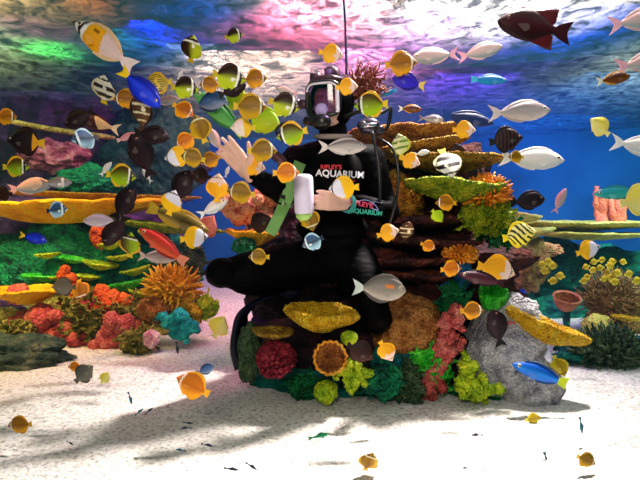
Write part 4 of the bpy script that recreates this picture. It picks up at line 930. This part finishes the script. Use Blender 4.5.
 ('olivetrumpet', 178, 219, 66, 'R', -22, 2.5, 'long olive tan fish above the red-orange wrasse'),
 ('greyround', 64, 287, 28, 'L', 0, 2.7, 'grey round fish at the end of the short golden shelf'),
 ('gold', 80, 290, 24, 'R', -70, 2.8, 'gold-olive fish just right of the grey round fish', 30),
 ('greenwrasse', 219, 113, 66, 'L', 40, 2.3, 'green wrasse slanting behind the raised fingers'),
 ('greenyellow', 264, 121, 40, 'R', -20, 2.3, 'lime yellow fish behind the swarm between hand and mask'),
 ('greenyellow', 236, 97, 30, 'R', 60, 2.35, 'small lime fish behind the large golden olive fish'),
 ('purpleslim', 278, 158, 34, 'R', -45, 2.3, 'rosy purple fish between the palm and the diver\'s shoulder'),
 ('silverpink', 215, 140, 30, 'L', 60, 2.5, 'pale pink fish directly behind the fingertips'),
 ('silverpink', 287, 91, 22, 'L', 14, 2.4, 'small pink fish left of the top of the mask'),
 ('silver', 402, 0, 20, 'R', 30, 2.4, 'brown-grey fish cut by the top edge'),
 ('greyround', 84, 374, 28, 'R', 42, 1.95, 'grey-brown fish over the sand at left, nose up'),
 ('orange', 75, 367, 16, 'L', 0, 2.1, 'small yellow fish touching the grey-brown fish over the sand'),
 ('paleyellow', 105, 378, 16, 'R', 55, 2.0, 'tiny pale yellow fish over the sand right of the grey-brown fish'),
 ('gold', 20, 425, 28, 'L', -4, 1.75, 'yellow fish with dark face low at the left over the sand'),
 ('orange', 193, 386, 42, 'L', 28, 1.8, 'bright yellow-orange fish over the edge of the big shadow', ),
 ('steel', 205, 370, 20, 'R', 20, 2.0, 'small blue fish touching the yellow-orange fish over the sand'),
 ('gold_olive', 369, 462, 28, 'R', 72, 1.6, 'deep gold fish at the bottom edge in the middle', 25),
 ('smallyellow', 533, 419, 18, 'R', 10, 2.0, 'pale yellow fish on the sand below the pale boulder'),
 ('gold_olive', 586, 460, 24, 'R', -24, 1.6, 'olive striped fish low at the right over the sand'),
 ('tealminnow', 581, 425, 18, 'R', -80, 1.8, 'small dark teal upright fish over the sand at right'),
 ('tealminnow', 547, 461, 22, 'R', -72, 1.7, 'pale teal upright minnow near the bottom edge at right'),
 ('paleyellow', 219, 327, 30, 'R', 60, 2.9, 'pale cream upright fish over the sand right of the turquoise sponge', 20),
 ('minnow', 177, 348, 14, 'R', -82, 2.5, 'tiny black upright fish under the turquoise sponge'),
 ('tealminnow', 130, 398, 14, 'R', -75, 1.8, 'tiny dark teal upright fish right of the pale yellow tiny one'),
 ('tealminnow', 139, 412, 12, 'R', 40, 1.8, 'tiny teal fish at the left tip of the big shadow'),
 ('minnow', 149, 411, 11, 'R', 40, 1.82, 'tiny dark fish beside the teal one at the shadow tip'),
 ('minnow', 70, 443, 9, 'R', -30, 1.6, 'tiny dark fish alone on the sand at lower left'),
 ('minnow', 188, 423, 11, 'R', -8, 1.75, 'upper tiny dark fish of the close pair below the big shadow'),
 ('minnow', 186, 428, 12, 'L', -4, 1.7, 'lower tiny dark fish of the close pair below the big shadow'),
 ('minnow', 207, 445, 14, 'R', -14, 1.65, 'tiny dark fish right of the teal-grey one below the pair'),
 ('tealminnow', 181, 450, 11, 'L', 8, 1.62, 'tiny teal-grey fish left of the dark one below the pair'),
 ('minnow', 231, 469, 16, 'R', -8, 1.55, 'tiny navy fish at the bottom, left of two'),
 ('minnow', 251, 466, 15, 'R', -34, 1.55, 'tiny black slanting fish at the bottom, right of two'),
 ('greenminnow', 319, 436, 24, 'R', 14, 1.6, 'emerald green small fish over the sand in the middle'),
 ('minnow', 477, 435, 13, 'L', 0, 1.65, 'tiny dark fish over bright sand right of the middle'),
 ('minnow', 464, 468, 9, 'R', 0, 1.55, 'tiny grey fish near the bottom edge right of the deep gold one'),
]
def build_fish():
    for r in FISH:
        kind, x, y, L, fc, tl_, d, lab = r[:8]; yw = r[8] if len(r) > 8 else 0
        g = None
        if kind in ('minnow', 'tealminnow', 'greenminnow'): g = 'tiny fish over the sand'
        elif 175 < x < 305 and 60 < y < 205: g = 'fish swarming round the raised hand'
        elif x > 590 and L > 55: g = 'pale fish at the right edge'
        fish(kind, x, y, L, fc, tl_, d, lab, g, yw)
    rn = random.Random(77)
    sch = [(542, 265), (548, 262), (545, 271), (553, 266), (553, 281), (560, 276), (586, 267), (594, 262), (602, 260), (610, 266), (612, 262), (623, 262), (587, 277), (593, 270), (600, 268), (604, 279),
           (611, 278), (617, 273), (615, 282), (629, 274), (637, 281), (584, 281), (607, 273)]
    spot_ = ['uppermost left', 'second from the left', 'lower left', 'fourth from the left']
    up = sorted(p for p in sch if p[1] <= 270); lo = sorted(p for p in sch if p[1] > 270)
    od = ['first', 'second', 'third', 'fourth', 'fifth', 'sixth', 'seventh', 'eighth', 'ninth', 'tenth', 'eleventh', 'twelfth', 'thirteenth', 'fourteenth']
    for nm, row in (('upper', up), ('lower', lo)):
        for i, (x, y) in enumerate(row):
            fish('smallyellow', x, y, rn.uniform(9, 12), rn.choice('RL'), rn.uniform(-20, 20), 3.5 + rn.uniform(-.1, .1),
                 'tiny yellow fish, %s from the left in the %s row of the school' % (od[i], nm), 'school of tiny yellow fish', 0, False, True)
# ------------------------------------------------------------------ the diver
skin_m = plain('skin', '#d4a896', .5, 0, .4, .1, 40)
face_m = plain('skin_face', '#c8988c', .5, 0, .4, .1, 40)
suit_m = plain('neoprene_black', '#020203', .6, 0, .04, .25, 220, var=.3)
suit2_m = plain('neoprene_navy', '#05041a', .4, 0, .2, .2, 200, var=.3)
rubber = plain('rubber_black', '#0a080c', .35, 0, .5, .1, 100)
hairm = plain('hair_brown', '#7a3a2c', .6, 0, .3, .4, 150, var=.4)
D = P
def tcap(b, pts, rads, seg=20):
    pts = [Vector(p) for p in pts]
    b.tube(pts, rads, seg)
    for p, r in zip(pts, rads): b.ball(p, r * .985, seg, 12)
J = dict(
 pelvis=D(335, 258, 2.46), waist=D(332, 226, 2.44), chest=D(331, 180, 2.42), upper=D(333, 157, 2.42), neck=D(333, 136, 2.42), head=D(331, 104, 2.40),
 shR=D(296, 160, 2.40), elR=D(284, 194, 2.24), wrR=D(248, 173, 2.13),
 shL=D(369, 160, 2.42), elL=D(387, 212, 2.30), wrL=D(344, 203, 2.13),
 hipR=D(315, 262, 2.45), knR=D(222, 273, 2.24), anR=D(292, 292, 2.56), toR=D(268, 300, 2.66),
 hipL=D(356, 264, 2.46), knL=D(376, 318, 2.26), anL=D(366, 318, 2.66), toL=D(360, 336, 2.74))
def limbset(b, e=0.0, hands=False):
    tcap(b, [J['shR'], J['shR'].lerp(J['elR'], .5), J['elR'], J['elR'].lerp(J['wrR'], .45), J['wrR']], [.060 + e, .052 + e, .043 + e, .040 + e, .027 + e])
    tcap(b, [J['shL'], J['shL'].lerp(J['elL'], .5), J['elL'], J['elL'].lerp(J['wrL'], .45), J['wrL']], [.062 + e, .055 + e, .047 + e, .043 + e, .028 + e])
    for s in 'RL':
        h, k, a, t = J['hip' + s], J['kn' + s], J['an' + s], J['to' + s]
        tcap(b, [h, h.lerp(k, .35), h.lerp(k, .7), k, k.lerp(a, .35), k.lerp(a, .7), a, t], [.098 + e, .094 + e, .076 + e, .060 + e, .060 + e, .048 + e, .036 + e, .026 + e], 24)
    # torso
    b.ball(J['pelvis'], (.165 + e, .12 + e, .11 + e), 32, 20); b.ball(J['waist'], (.145 + e, .105 + e, .13 + e), 32, 20)
    b.ball(J['chest'], (.170 + e, .120 + e, .150 + e), 32, 20); b.ball(J['upper'], (.185 + e, .095 + e, .070 + e), 32, 20)
    tcap(b, [J['upper'], J['neck'], J['neck'].lerp(J['head'], .3)], [.085 + e, .058 + e, .055 + e])

def hand(b, wrist, dirv, palmn, spread, curls, thumbside, S=1.0, thumb_curl=.3, lens=(.072, .080, .075, .058), tdir=None, fcurl=None):
    """palm and five separate fingers; dirv along the hand, palmn out of the palm, thumb on +side"""
    dv = dirv.normalized(); pn = (palmn - dv * palmn.dot(dv)).normalized(); sd = dv.cross(pn).normalized() * thumbside
    PL = .090 * S; hw = .036 * S
    R3 = Matrix((dv, sd, pn)).transposed()
    tcap(b, [wrist - dv * .02, wrist + dv * .02], [.026 * S, .026 * S], 16)
    for k in range(4):                                    # palm built of metacarpals
        o = (1.5 - k) / 1.5
        tcap(b, [wrist + sd * o * hw * .45 + dv * .01, wrist + dv * PL + sd * o * hw * .80 - dv * abs(o) * .006], [.0165 * S, .0125 * S], 12)
    b.ball(wrist + dv * PL * .5, (PL * .56, hw * .95, .014 * S), 20, 12, rot=R3)
    for k in range(4):
        o = (1.5 - k) / 1.5
        p = wrist + dv * PL + sd * o * hw * .80 - dv * abs(o) * .006
        ang = math.radians(spread[k]); d0 = (dv * math.cos(ang) + sd * math.sin(ang)).normalized()
        seg = [lens[k] * S * f for f in (.46, .30, .24)]; r = [.0098, .0090, .0082, .0070]; pts = [p]
        c = 0
        for q in range(3):
            c += math.radians(curls[k][q]); pts.append(pts[-1] + (d0 * math.cos(c) + pn * math.sin(c)) * seg[q])
        tcap(b, pts, [x * S for x in r], 12)
    tb = wrist + dv * .022 * S + sd * hw * .55 + pn * .006
    td = (tdir or (dv * .62 + sd * .75 + pn * .25)).normalized()
    t1 = tb + td * .042 * S; td2 = (td * (1 - thumb_curl) + dv * thumb_curl + pn * .1).normalized(); t2 = t1 + td2 * .034 * S; t3 = t2 + (td2 + dv * .2).normalized() * .026 * S
    tcap(b, [tb, t1, t2, t3], [.0150 * S, .0115 * S, .0102 * S, .0080 * S], 12)

def hands(b, e=0):
    # raised open hand: fingers point up-left, palm to the viewer, thumb towards the right
    wr = J['wrR']; tip = D(212, 128, 2.05); dv = (tip - wr)
    hand(b, wr, dv, Vector((-.25, -1, .05)), (3, 0, -4, -9), ((6, 8, 6), (8, 8, 6), (12, 12, 8), (16, 14, 10)), THUMB, 1.06, .35)
    # hand round the bottle
    wl = J['wrL']; dv2 = D(318, 199, 2.045) - wl
    hand(b, wl, dv2, Vector((-.15, .95, .0)), (8, 3, -2, -8), ((30, 38, 22), (30, 40, 24), (32, 40, 24), (34, 40, 24)), THUMB2, 1.0, .5, tdir=Vector((-.75, .45, .55)))
THUMB = 1; THUMB2 = 1
b = MB(); limbset(b, 0); hands(b)
hc = J['head']
RH = Matrix.Rotation(math.radians(-22), 3, 'Z') @ Matrix.Rotation(math.radians(6), 3, 'X')      # face turned to the left of the picture
def hp(x, y, z): return hc + RH @ Vector((x, y, z))
b.ball(hp(0, .015, .02), (.078, .096, .098), 36, 24, rot=RH); b.ball(hp(0, -.02, -.05), (.060, .068, .066), 30, 20, rot=RH); b.ball(hp(0, -.062, -.085), (.024, .02, .018), 16, 12, rot=RH)
b.ball(hp(0, -.092, -.018), (.014, .020, .020), 14, 10, rot=RH); tcap(b, [hp(0, -.082, .022), hp(0, -.104, -.024)], [.008, .012], 12)
b.ball(hp(0, -.080, .036), (.052, .014, .010), 20, 10, rot=RH)
for s in (-1, 1):
    b.ball(hp(s * .040, -.066, -.02), (.022, .018, .020), 14, 10, rot=RH); b.ball(hp(s * .079, .015, 0), (.010, .020, .030), 14, 10, rot=RH)
b.ball(hp(0, -.084, -.052), (.024, .010, .006), 14, 8, rot=RH); b.ball(hp(0, -.082, -.062), (.020, .010, .006), 14, 8, rot=RH)
body = remeshed('body', b, .0042, skin_m, None, 5)
diver = bpy.data.objects.new('person', None); C.objects.link(diver); base = P(335, 300, 2.45); diver.location = base
tag(diver, 'person in black diving suit and full face mask kneeling on the reef, one hand raised', 'person')
bpy.context.view_layer.update()
def adopt(o, parent=diver):
    o.parent = parent; o.matrix_parent_inverse = parent.matrix_world.inverted(); return o
adopt(body)
def part(name, b, mat, parent=diver, smooth=True, label=None):
    o = link(name, b.mesh(name) if isinstance(b, MB) else b, mat, None, smooth); bpy.context.view_layer.update(); adopt(o, parent)
    if label: o['label'] = label
    return o
# wetsuit with trimmed cuffs: same limbs a little thicker, cut before the wrists
b = MB(); jw = {k: J[k].copy() for k in J}
J['wrR'] = J['wrR'].lerp(J['elR'], .10); J['wrL'] = J['wrL'].lerp(J['elL'], .12)
limbset(b, .010); J.update(jw)
suit = remeshed('wetsuit', b, .006, suit_m, None, 8); bpy.context.view_layer.update(); adopt(suit)
# fabric folds
vn = [(v.co.copy(), v.normal.copy()) for v in suit.data.vertices]
suit.data.vertices.foreach_set('co', [x for c, n_ in vn for x in c + n_ * (.006 * noise.noise(c * 9) + .003 * noise.noise(c * Vector((30, 30, 60))))])
suit.data.update()
bvh_suit = BVHTree.FromObject(suit, bpy.context.evaluated_depsgraph_get())
# hood and head gear
b = MB(); vs, fs = ico(5); out = []
for v in vs:
    q = Vector((v.x * .100, v.y * .118 + .012, v.z * .122 + .008))
    out.append(q)
keep = [f for f in fs if not all(out[i].y < -.055 and abs(out[i].x) < .072 and -.095 < out[i].z < .068 for i in f)]
b.add([hp(*q) for q in out], keep)
hood = part('hood', b, suit_m); md = hood.modifiers.new('t', 'SOLIDIFY'); md.thickness = .006; md.offset = -1
# full face mask: frame, skirt and clear visor bulging forward
def maskring(x, z, k=1.0, bulge=.0):
    y = -.062 - .055 * math.sqrt(max(0, 1 - (x / .095) ** 2)) - bulge
    return hp(x * k, y, z * k)
def rrect(n, w_, h_, r, cz=0):
    pts = []
    for k in range(n):
        a = 2 * math.pi * k / n; c, s = math.cos(a), math.sin(a)
        pts.append((w_ * math.copysign(abs(c) ** .45, c), cz + h_ * math.copysign(abs(s) ** .45, s)))
    return pts
ring = rrect(48, .074, .070, .02, .012)
b = MB(); lp = [maskring(x, z) for x, z in ring]; lp.append(lp[0]); lp.append(lp[1]); b.tube(lp, .0105, 10, cap=False)
mask = part('mask_frame', b, rubber, label='black rubber rim of the full face mask')
b = MB(); lp = [maskring(x * .96, .012 + (z - .012) * .93, 1, .008) for x, z in ring]; 
b.tube(lp[:24][1:23], .0052, 8)
part('mask_trim', b, plain('mask_trim', '#e6dcec', .3, 0, .5), mask, label='pale trim along the top of the mask')
b = MB(); seg = [maskring(.071, .012 + z, 1, .012) for z in np.linspace(-.062, .05, 9)]; b.tube(seg, .0085, 8)
part('mask_trim', b, plain('mask_trim', '#e6dcec', .3, 0, .5), mask, label='pale vertical trim on the side of the mask')
n = 14; gv = []; gf = []
for j in range(n):
    for i in range(n):
        x = -.070 + .14 * i / (n - 1); z = .012 - .066 + .132 * j / (n - 1); gv.append(maskring(x, z, 1, .008))
for j in range(n - 1):
    for i in range(n - 1): gf.append((j * n + i, j * n + i + 1, (j + 1) * n + i + 1, (j + 1) * n + i))
gm = bpy.data.materials.new('visor'); gm.use_nodes = True; nt = gm.node_tree; nt.nodes.remove(nt.nodes['Principled BSDF'])
a1 = N(nt, 'ShaderNodeBsdfTransparent'); a1.inputs[0].default_value = (*lin('#b08cc8'), 1); a2 = N(nt, 'ShaderNodeBsdfGlossy'); a2.inputs['Roughness'].default_value = .06
fr = N(nt, 'ShaderNodeFresnel'); fr.inputs[0].default_value = 1.6; mx = N(nt, 'ShaderNodeMixShader'); nt.links.new(fr.outputs[0], mx.inputs[0]); nt.links.new(a1.outputs[0], mx.inputs[1]); nt.links.new(a2.outputs[0], mx.inputs[2]); nt.links.new(mx.outputs[0], nt.nodes['Material Output'].inputs[0])
part('visor', mesh('visor', gv, gf), gm, mask)
# oral-nasal pod and regulator below the visor
b = MB(); b.ball(hp(0, -.118, -.035), (.030, .026, .030), 20, 14, rot=RH)
part('nose_cup', b, plain('nose_cup', '#a898d0', .3, 0, .5), mask, label='lilac inner nose cup')
b = MB(); b.ball(hp(0, -.130, -.088), (.046, .034, .034), 24, 14, rot=RH); b.ball(hp(0, -.160, -.088), (.030, .010, .024), 20, 12, rot=RH); b.tube([hp(-.03, -.12, -.09), hp(-.085, -.10, -.075)], [.016, .020], 14)
part('regulator', b, rubber, mask)
b = MB(); b.tube([hp(-.088, -.05, 0), hp(-.128, -.06, .005)], [.020, .022], 14); b.ball(hp(-.135, -.062, .005), (.012, .022, .022), 14, 10, rot=RH); b.tube([hp(-.145, -.06, .0), hp(-.158, -.06, .0)], [.016, .015], 12)
part('side_valve', b, plain('valve', '#3a1c34', .4, 0, .5), mask)
# helmet pieces on top
b = MB(); b.tube([hp(-.075, -.05, .092), hp(-.03, -.075, .105), hp(.03, -.075, .105), hp(.075, -.05, .092)], [.012, .014, .014, .012], 12)
b.box(hp(-.055, -.03, .118), (.020, .028, .016), RH); b.box(hp(.022, -.03, .128), (.026, .030, .020), RH); b.ball(hp(.02, -.035, .150), (.020, .02, .010), 14, 8, rot=RH)
hg = part('lamp_bracket', b, plain('headgear', '#4a2c3c', .4, 0, .5, .1), hood)
b = MB(); b.ball(hp(.02, -.062, .128), (.017, .012, .015), 16, 10, rot=RH); part('head_lamp', b, plain('lens_violet', '#8050a0', .1, 0, .8), hood)
# curly hair floating behind the hood
rn = random.Random(4); b = MB(); hb = P(366, 88, 2.44)
for k in range(150):
    v = Vector((rn.gauss(0, 1), rn.gauss(0, 1), rn.gauss(0, 1))).normalized(); p0 = hb + Vector((v.x * .04, v.y * .03, v.z * .025)) - Vector((.02, 0, 0))
    u = v.orthogonal().normalized(); q = v.cross(u); L = rn.uniform(.05, .09); pts = []
    for i in range(9):
        t = i / 8; pts.append(p0 + v * L * t + (u * math.cos(t * 9 + k) + q * math.sin(t * 9 + k)) * .010 * t ** .5 + Vector((.01, 0, .02)) * t)
    b.tube(pts, [.0055 * (1 - .5 * i / 8) for i in range(9)], 5)
part('hair', b, hairm, label='brown curly hair floating behind the hood')
# buoyancy vest
b = MB(); vs, fs = ico(5)
for sx in (-1, 1):
    c = J['chest'] + Vector((sx * .085, -.02, -.02))
    b.add([c + Vector((v.x * .075, v.y * .118, v.z * .17)) for v in vs], fs)
b.ball(J['waist'] + Vector((0, -.0, -.01)), (.172, .13, .075), 30, 16)
vest = remeshed('vest', b, .007, suit_m, None, 10); bpy.context.view_layer.update(); adopt(vest)
dg = bpy.context.evaluated_depsgraph_get(); bvhs = [BVHTree.FromObject(suit, dg), BVHTree.FromObject(vest, dg)]
def onto(p, back=.6, lift=.003):
    """first surface of the suit or vest met when looking from the tank front towards p"""
    d_ = (p - CAM).normalized(); best = None
    for t_, ob in zip(bvhs, (suit, vest)):
        # vertices are in world space for both meshes
        h = t_.ray_cast(p - d_ * back, d_, 1.5)
        if h[0] is not None and (best is None or (h[0] - CAM).length < (best - CAM).length): best = h[0]
    return (best - d_ * lift) if best is not None else p
def strapband(name, pix, w_, mat, parent, lift=.006, th=.004, label=None, n=6):
    pts = [onto(P(x, y, 2.3), lift=lift) for x, y in pix]; pts = smoothpath(pts, n); b = MB(); vs = []; fs = []
    for i, p in enumerate(pts):
        t = (pts[min(i + 1, len(pts) - 1)] - pts[max(0, i - 1)]).normalized(); nrm = (CAM - p).normalized(); s = t.cross(nrm).normalized(); nn = s.cross(t)
        for a, c_ in ((-1, -1), (1, -1), (1, 1), (-1, 1)): vs.append(p + s * a * w_ / 2 + nn * c_ * th / 2)
    m_ = len(pts)
    for i in range(m_ - 1):
        for k in range(4): k2 = (k + 1) % 4; fs.append((i * 4 + k, i * 4 + k2, (i + 1) * 4 + k2, (i + 1) * 4 + k))
    fs += [(3, 2, 1, 0), tuple((m_ - 1) * 4 + k for k in range(4))]; b.add(vs, fs); return part(name, b, mat, parent, False, label)
greenst = plain('webbing_green', '#6c9c54', .6, 0, .3, .3, 120)
st = strapband('shoulder_strap', [(300, 163), (294, 178), (287, 198), (280, 214), (270, 234)], .052, greenst, diver, .012, .008, 'pale green harness strap')
strapband('strap_loop', [(280, 196), (295, 200)], .016, rubber, st, .022, .006, 'black keeper loop')
strapband('buckle', [(283, 203), (292, 206)], .020, plain('buckle_grey', '#a8b8a0', .3, .3), st, .024, .006, 'grey buckle')
# collar
b = MB(); cc = J['neck'] + Vector((.0, -.01, -.005)); lp = [cc + Vector((math.cos(a) * .078, math.sin(a) * .075, .01 * math.sin(a))) for a in np.linspace(0, 2 * math.pi, 25)]; lp.append(lp[1]); b.tube(lp, .012, 10, cap=False)
part('collar', b, plain('collar_grey', '#8a7c78', .5), diver, label='grey collar seal')
# watch-like teal cuff and bare wrist
b = MB(); a = J['wrL'].lerp(J['elL'], .05); c_ = J['wrL'].lerp(J['elL'], .13); b.tube([a, c_], [.037, .039], 20); part('cuff', b, plain('cuff_teal', '#2a9c94', .5), diver, label='teal cuff at the wrist')
# gauge console and hoses
b = MB(); gc = P(369, 126, 2.28)
b.ball(gc, (.052, .030, .036), 24, 14); b.ball(gc + Vector((-.03, -.02, .0)), (.020, .02, .02), 16, 10); b.ball(gc + Vector((.045, -.01, -.02)), (.022, .02, .022), 16, 10)
second = part('second_regulator', b, plain('reg_grey', '#4c4454', .25, .6, .7), diver, label='grey metal regulator at the shoulder')
b = MB(); b.tube([gc + Vector((.03, -.03, .0)), gc + Vector((-.03, -.034, -.006))], [.010, .012], 12); part('regulator_valve', b, plain('chrome', '#d8d0e0', .15, .9), second, label='chrome valve')
def hose(pix, r, label):
    b = MB(); pts = smoothpath([P(x, y, d) for x, y, d in pix], 8); b.tube(pts, r, 10); return part('hose', b, rubber, diver, label=label)
hose([(345, 117, 2.26), (362, 111, 2.2), (380, 113, 2.2), (390, 108, 2.24), (389, 122, 2.26), (386, 130, 2.26)], .0085, 'thick black hose looping over the regulator')
hose([(378, 138, 2.24), (392, 148, 2.2), (398, 170, 2.18), (397, 195, 2.18), (393, 212, 2.2), (389, 226, 2.24)], .0058, 'thin black hose curving down past the elbow')
hose([(372, 132, 2.22), (378, 160, 2.2), (380, 190, 2.2), (378, 215, 2.22)], .0075, 'black hose straight down the side of the vest')
hose([(300, 127, 2.14), (288, 122, 2.08), (276, 130, 2.1), (284, 138, 2.16), (300, 142, 2.24)], .0055, 'black hose from the mask round to the shoulder')
# air tank on the back
b = MB(); b.tube([J['waist'] + Vector((0, .24, -.1)), J['upper'] + Vector((0, .24, .02))], .085, 28); b.ball(J['upper'] + Vector((0, .24, .02)), (.085, .085, .06), 28, 14)
part('air_tank', b, plain('tank_paint', '#34343c', .3, .4), diver)
# fins
def fin(pix, wd, label):
    pts = smoothpath([P(x, y, d) for x, y, d in pix], 8); b = MB(); vs = []; fs = []; n = len(pts)
    for i, p in enumerate(pts):
        t = (pts[min(i + 1, n - 1)] - pts[max(0, i - 1)]).normalized(); s = Vector((.35, 1, .1)); s = (s - t * s.dot(t)).normalized(); nn = s.cross(t)
        w_ = wd * (.5 + .5 * i / n); th = .018 * (1 - .75 * i / n)
        for a_, c in ((-1, -.6), (-.9, 1), (-.8, .2), (.8, .2), (.9, 1), (1, -.6)): vs.append(p + s * a_ * w_ / 2 + nn * c * th)
    for i in range(n - 1):
        for k in range(6): k2 = (k + 1) % 6; fs.append((i * 6 + k, i * 6 + k2, (i + 1) * 6 + k2, (i + 1) * 6 + k))
    fs += [tuple(range(5, -1, -1)), tuple((n - 1) * 6 + k for k in range(6))]; b.add(vs, fs)
    b.ball(pts[3], (.06, .05, .035), 20, 12)
    return part('swim_fin', b, suit2_m, diver, label=label)
fin([(300, 288, 2.5), (270, 296, 2.46), (246, 312, 2.40), (240, 330, 2.38), (239, 348, 2.37), (244, 366, 2.36)], .17, 'dark navy fin curving down to the sand side of the reef')
fin([(366, 310, 2.70), (362, 332, 2.78), (372, 352, 2.82)], .17, 'dark navy fin tucked behind the reef')
# lettering on the chest and the sleeve
def letters(name, txt, pix, size, mat, parent, shear=0, ang=0, lift=.0035, bold=0, label=None):
    cu = bpy.data.curves.new(name, 'FONT'); cu.body = txt; cu.size = size; cu.extrude = .0006; cu.offset = bold; cu.align_x = 'CENTER'; cu.shear = shear; cu.resolution_u = 3
    t = bpy.data.objects.new(name, cu); C.objects.link(t); dg = bpy.context.evaluated_depsgraph_get(); me = bpy.data.meshes.new_from_object(t.evaluated_get(dg)); C.objects.unlink(t); bpy.data.objects.remove(t)
    c = P(pix[0], pix[1], 2.3); ca, sa = math.cos(math.radians(ang)), math.sin(math.radians(ang))
    hc_ = onto(c, lift=0); s_ = (hc_ - CAM).length / (c - CAM).length
    for v in me.vertices:
        x, y = v.co.x * ca - v.co.y * sa, v.co.x * sa + v.co.y * ca
        v.co = onto(CAM + (c - CAM) * s_ + Vector((x, 0, y)), lift=lift + v.co.z)
    return part(name, me, mat, parent, False, label)
white_ink = plain('print_white', '#f0ecf4', .6); red_ink = plain('print_red', '#d82c34', .6); teal_ink = plain('print_teal', '#28b49c', .6); rose_ink = plain('print_rose', '#e8486c', .6)
letters('chest_lettering', 'AQUARIUM', (340, 177), .041, white_ink, suit, ang=-3, bold=.0012, label='white word AQUARIUM on the chest')
letters('chest_lettering', "RIPLEY'S", (331, 169), .026, red_ink, suit, ang=0, bold=.0008, label='red word above the white one')
letters('chest_lettering', 'OF CANADA', (346, 181.5), .014, red_ink, suit, ang=-3, label='small red line under the white word')
letters('sleeve_lettering', "RIPLEY'S", (361, 206), .027, rose_ink, suit, ang=-12, bold=.0012, label='rose word on the sleeve')
letters('sleeve_lettering', 'AQUARIUM', (366, 214), .026, teal_ink, suit, ang=-6, bold=.001, label='teal word on the sleeve')
b = MB(); lp = smoothpath([onto(P(x, y, 2.3), lift=.002) for x, y in [(358, 201), (366, 200), (374, 204), (378, 210), (370, 207), (374, 202), (382, 203)]], 6); b.tube(lp, .0016, 6)
part('sleeve_lettering', b, plain('print_blue', '#a0a8e8', .6), suit, label='pale looping line on the sleeve')
# white bottle in the hand
b = MB(); p0, p1 = P(304.5, 214, 2.06), P(303, 174, 2.06); ax = (p1 - p0); L = ax.length; ax.normalize()
prof = [(0, .0), (0, .030), (.01, .036), (.06, .038), (.5, .039), (.85, .039), (.94, .036), (.985, .026), (1.0, .010)]
b.tube([p0 + ax * L * t for t, r in prof], [max(r, .001) for t, r in prof], 32)
bo = put('bottle', b.mesh('bottle'), plain('bottle_white', '#dcd0ea', .35, 0, .5, var=.04), 'white rounded squeeze bottle held by the diver', 'bottle')
b = MB(); e0 = p0 - ax * .0; b.tube([e0, e0 - ax * .012, e0 - ax * .026, e0 - ax * .03], [.034, .034, .020, .008], 24)
cp_ = link('bottle_cap', b.mesh('bottle_cap'), plain('cap_lime', '#a8d06c', .5)); bpy.context.view_layer.update(); adopt(cp_, bo); cp_['label'] = 'lime green cap at the lower end'
# tether from the surface
b = MB(); b.tube(smoothpath([P(343, -10, 2.56), P(345, 20, 2.55), P(346, 50, 2.54), P(346, 80, 2.53), P(340, 130, 2.6), P(338, 150, 2.64)], 8), .0062, 10)
tether = put('tether', b.mesh('tether'), plain('rope_navy', '#1a1c50', .6, 0, .3, .6, 180), 'dark navy tether line running up from behind the diver to the surface', 'rope')
build_fish()
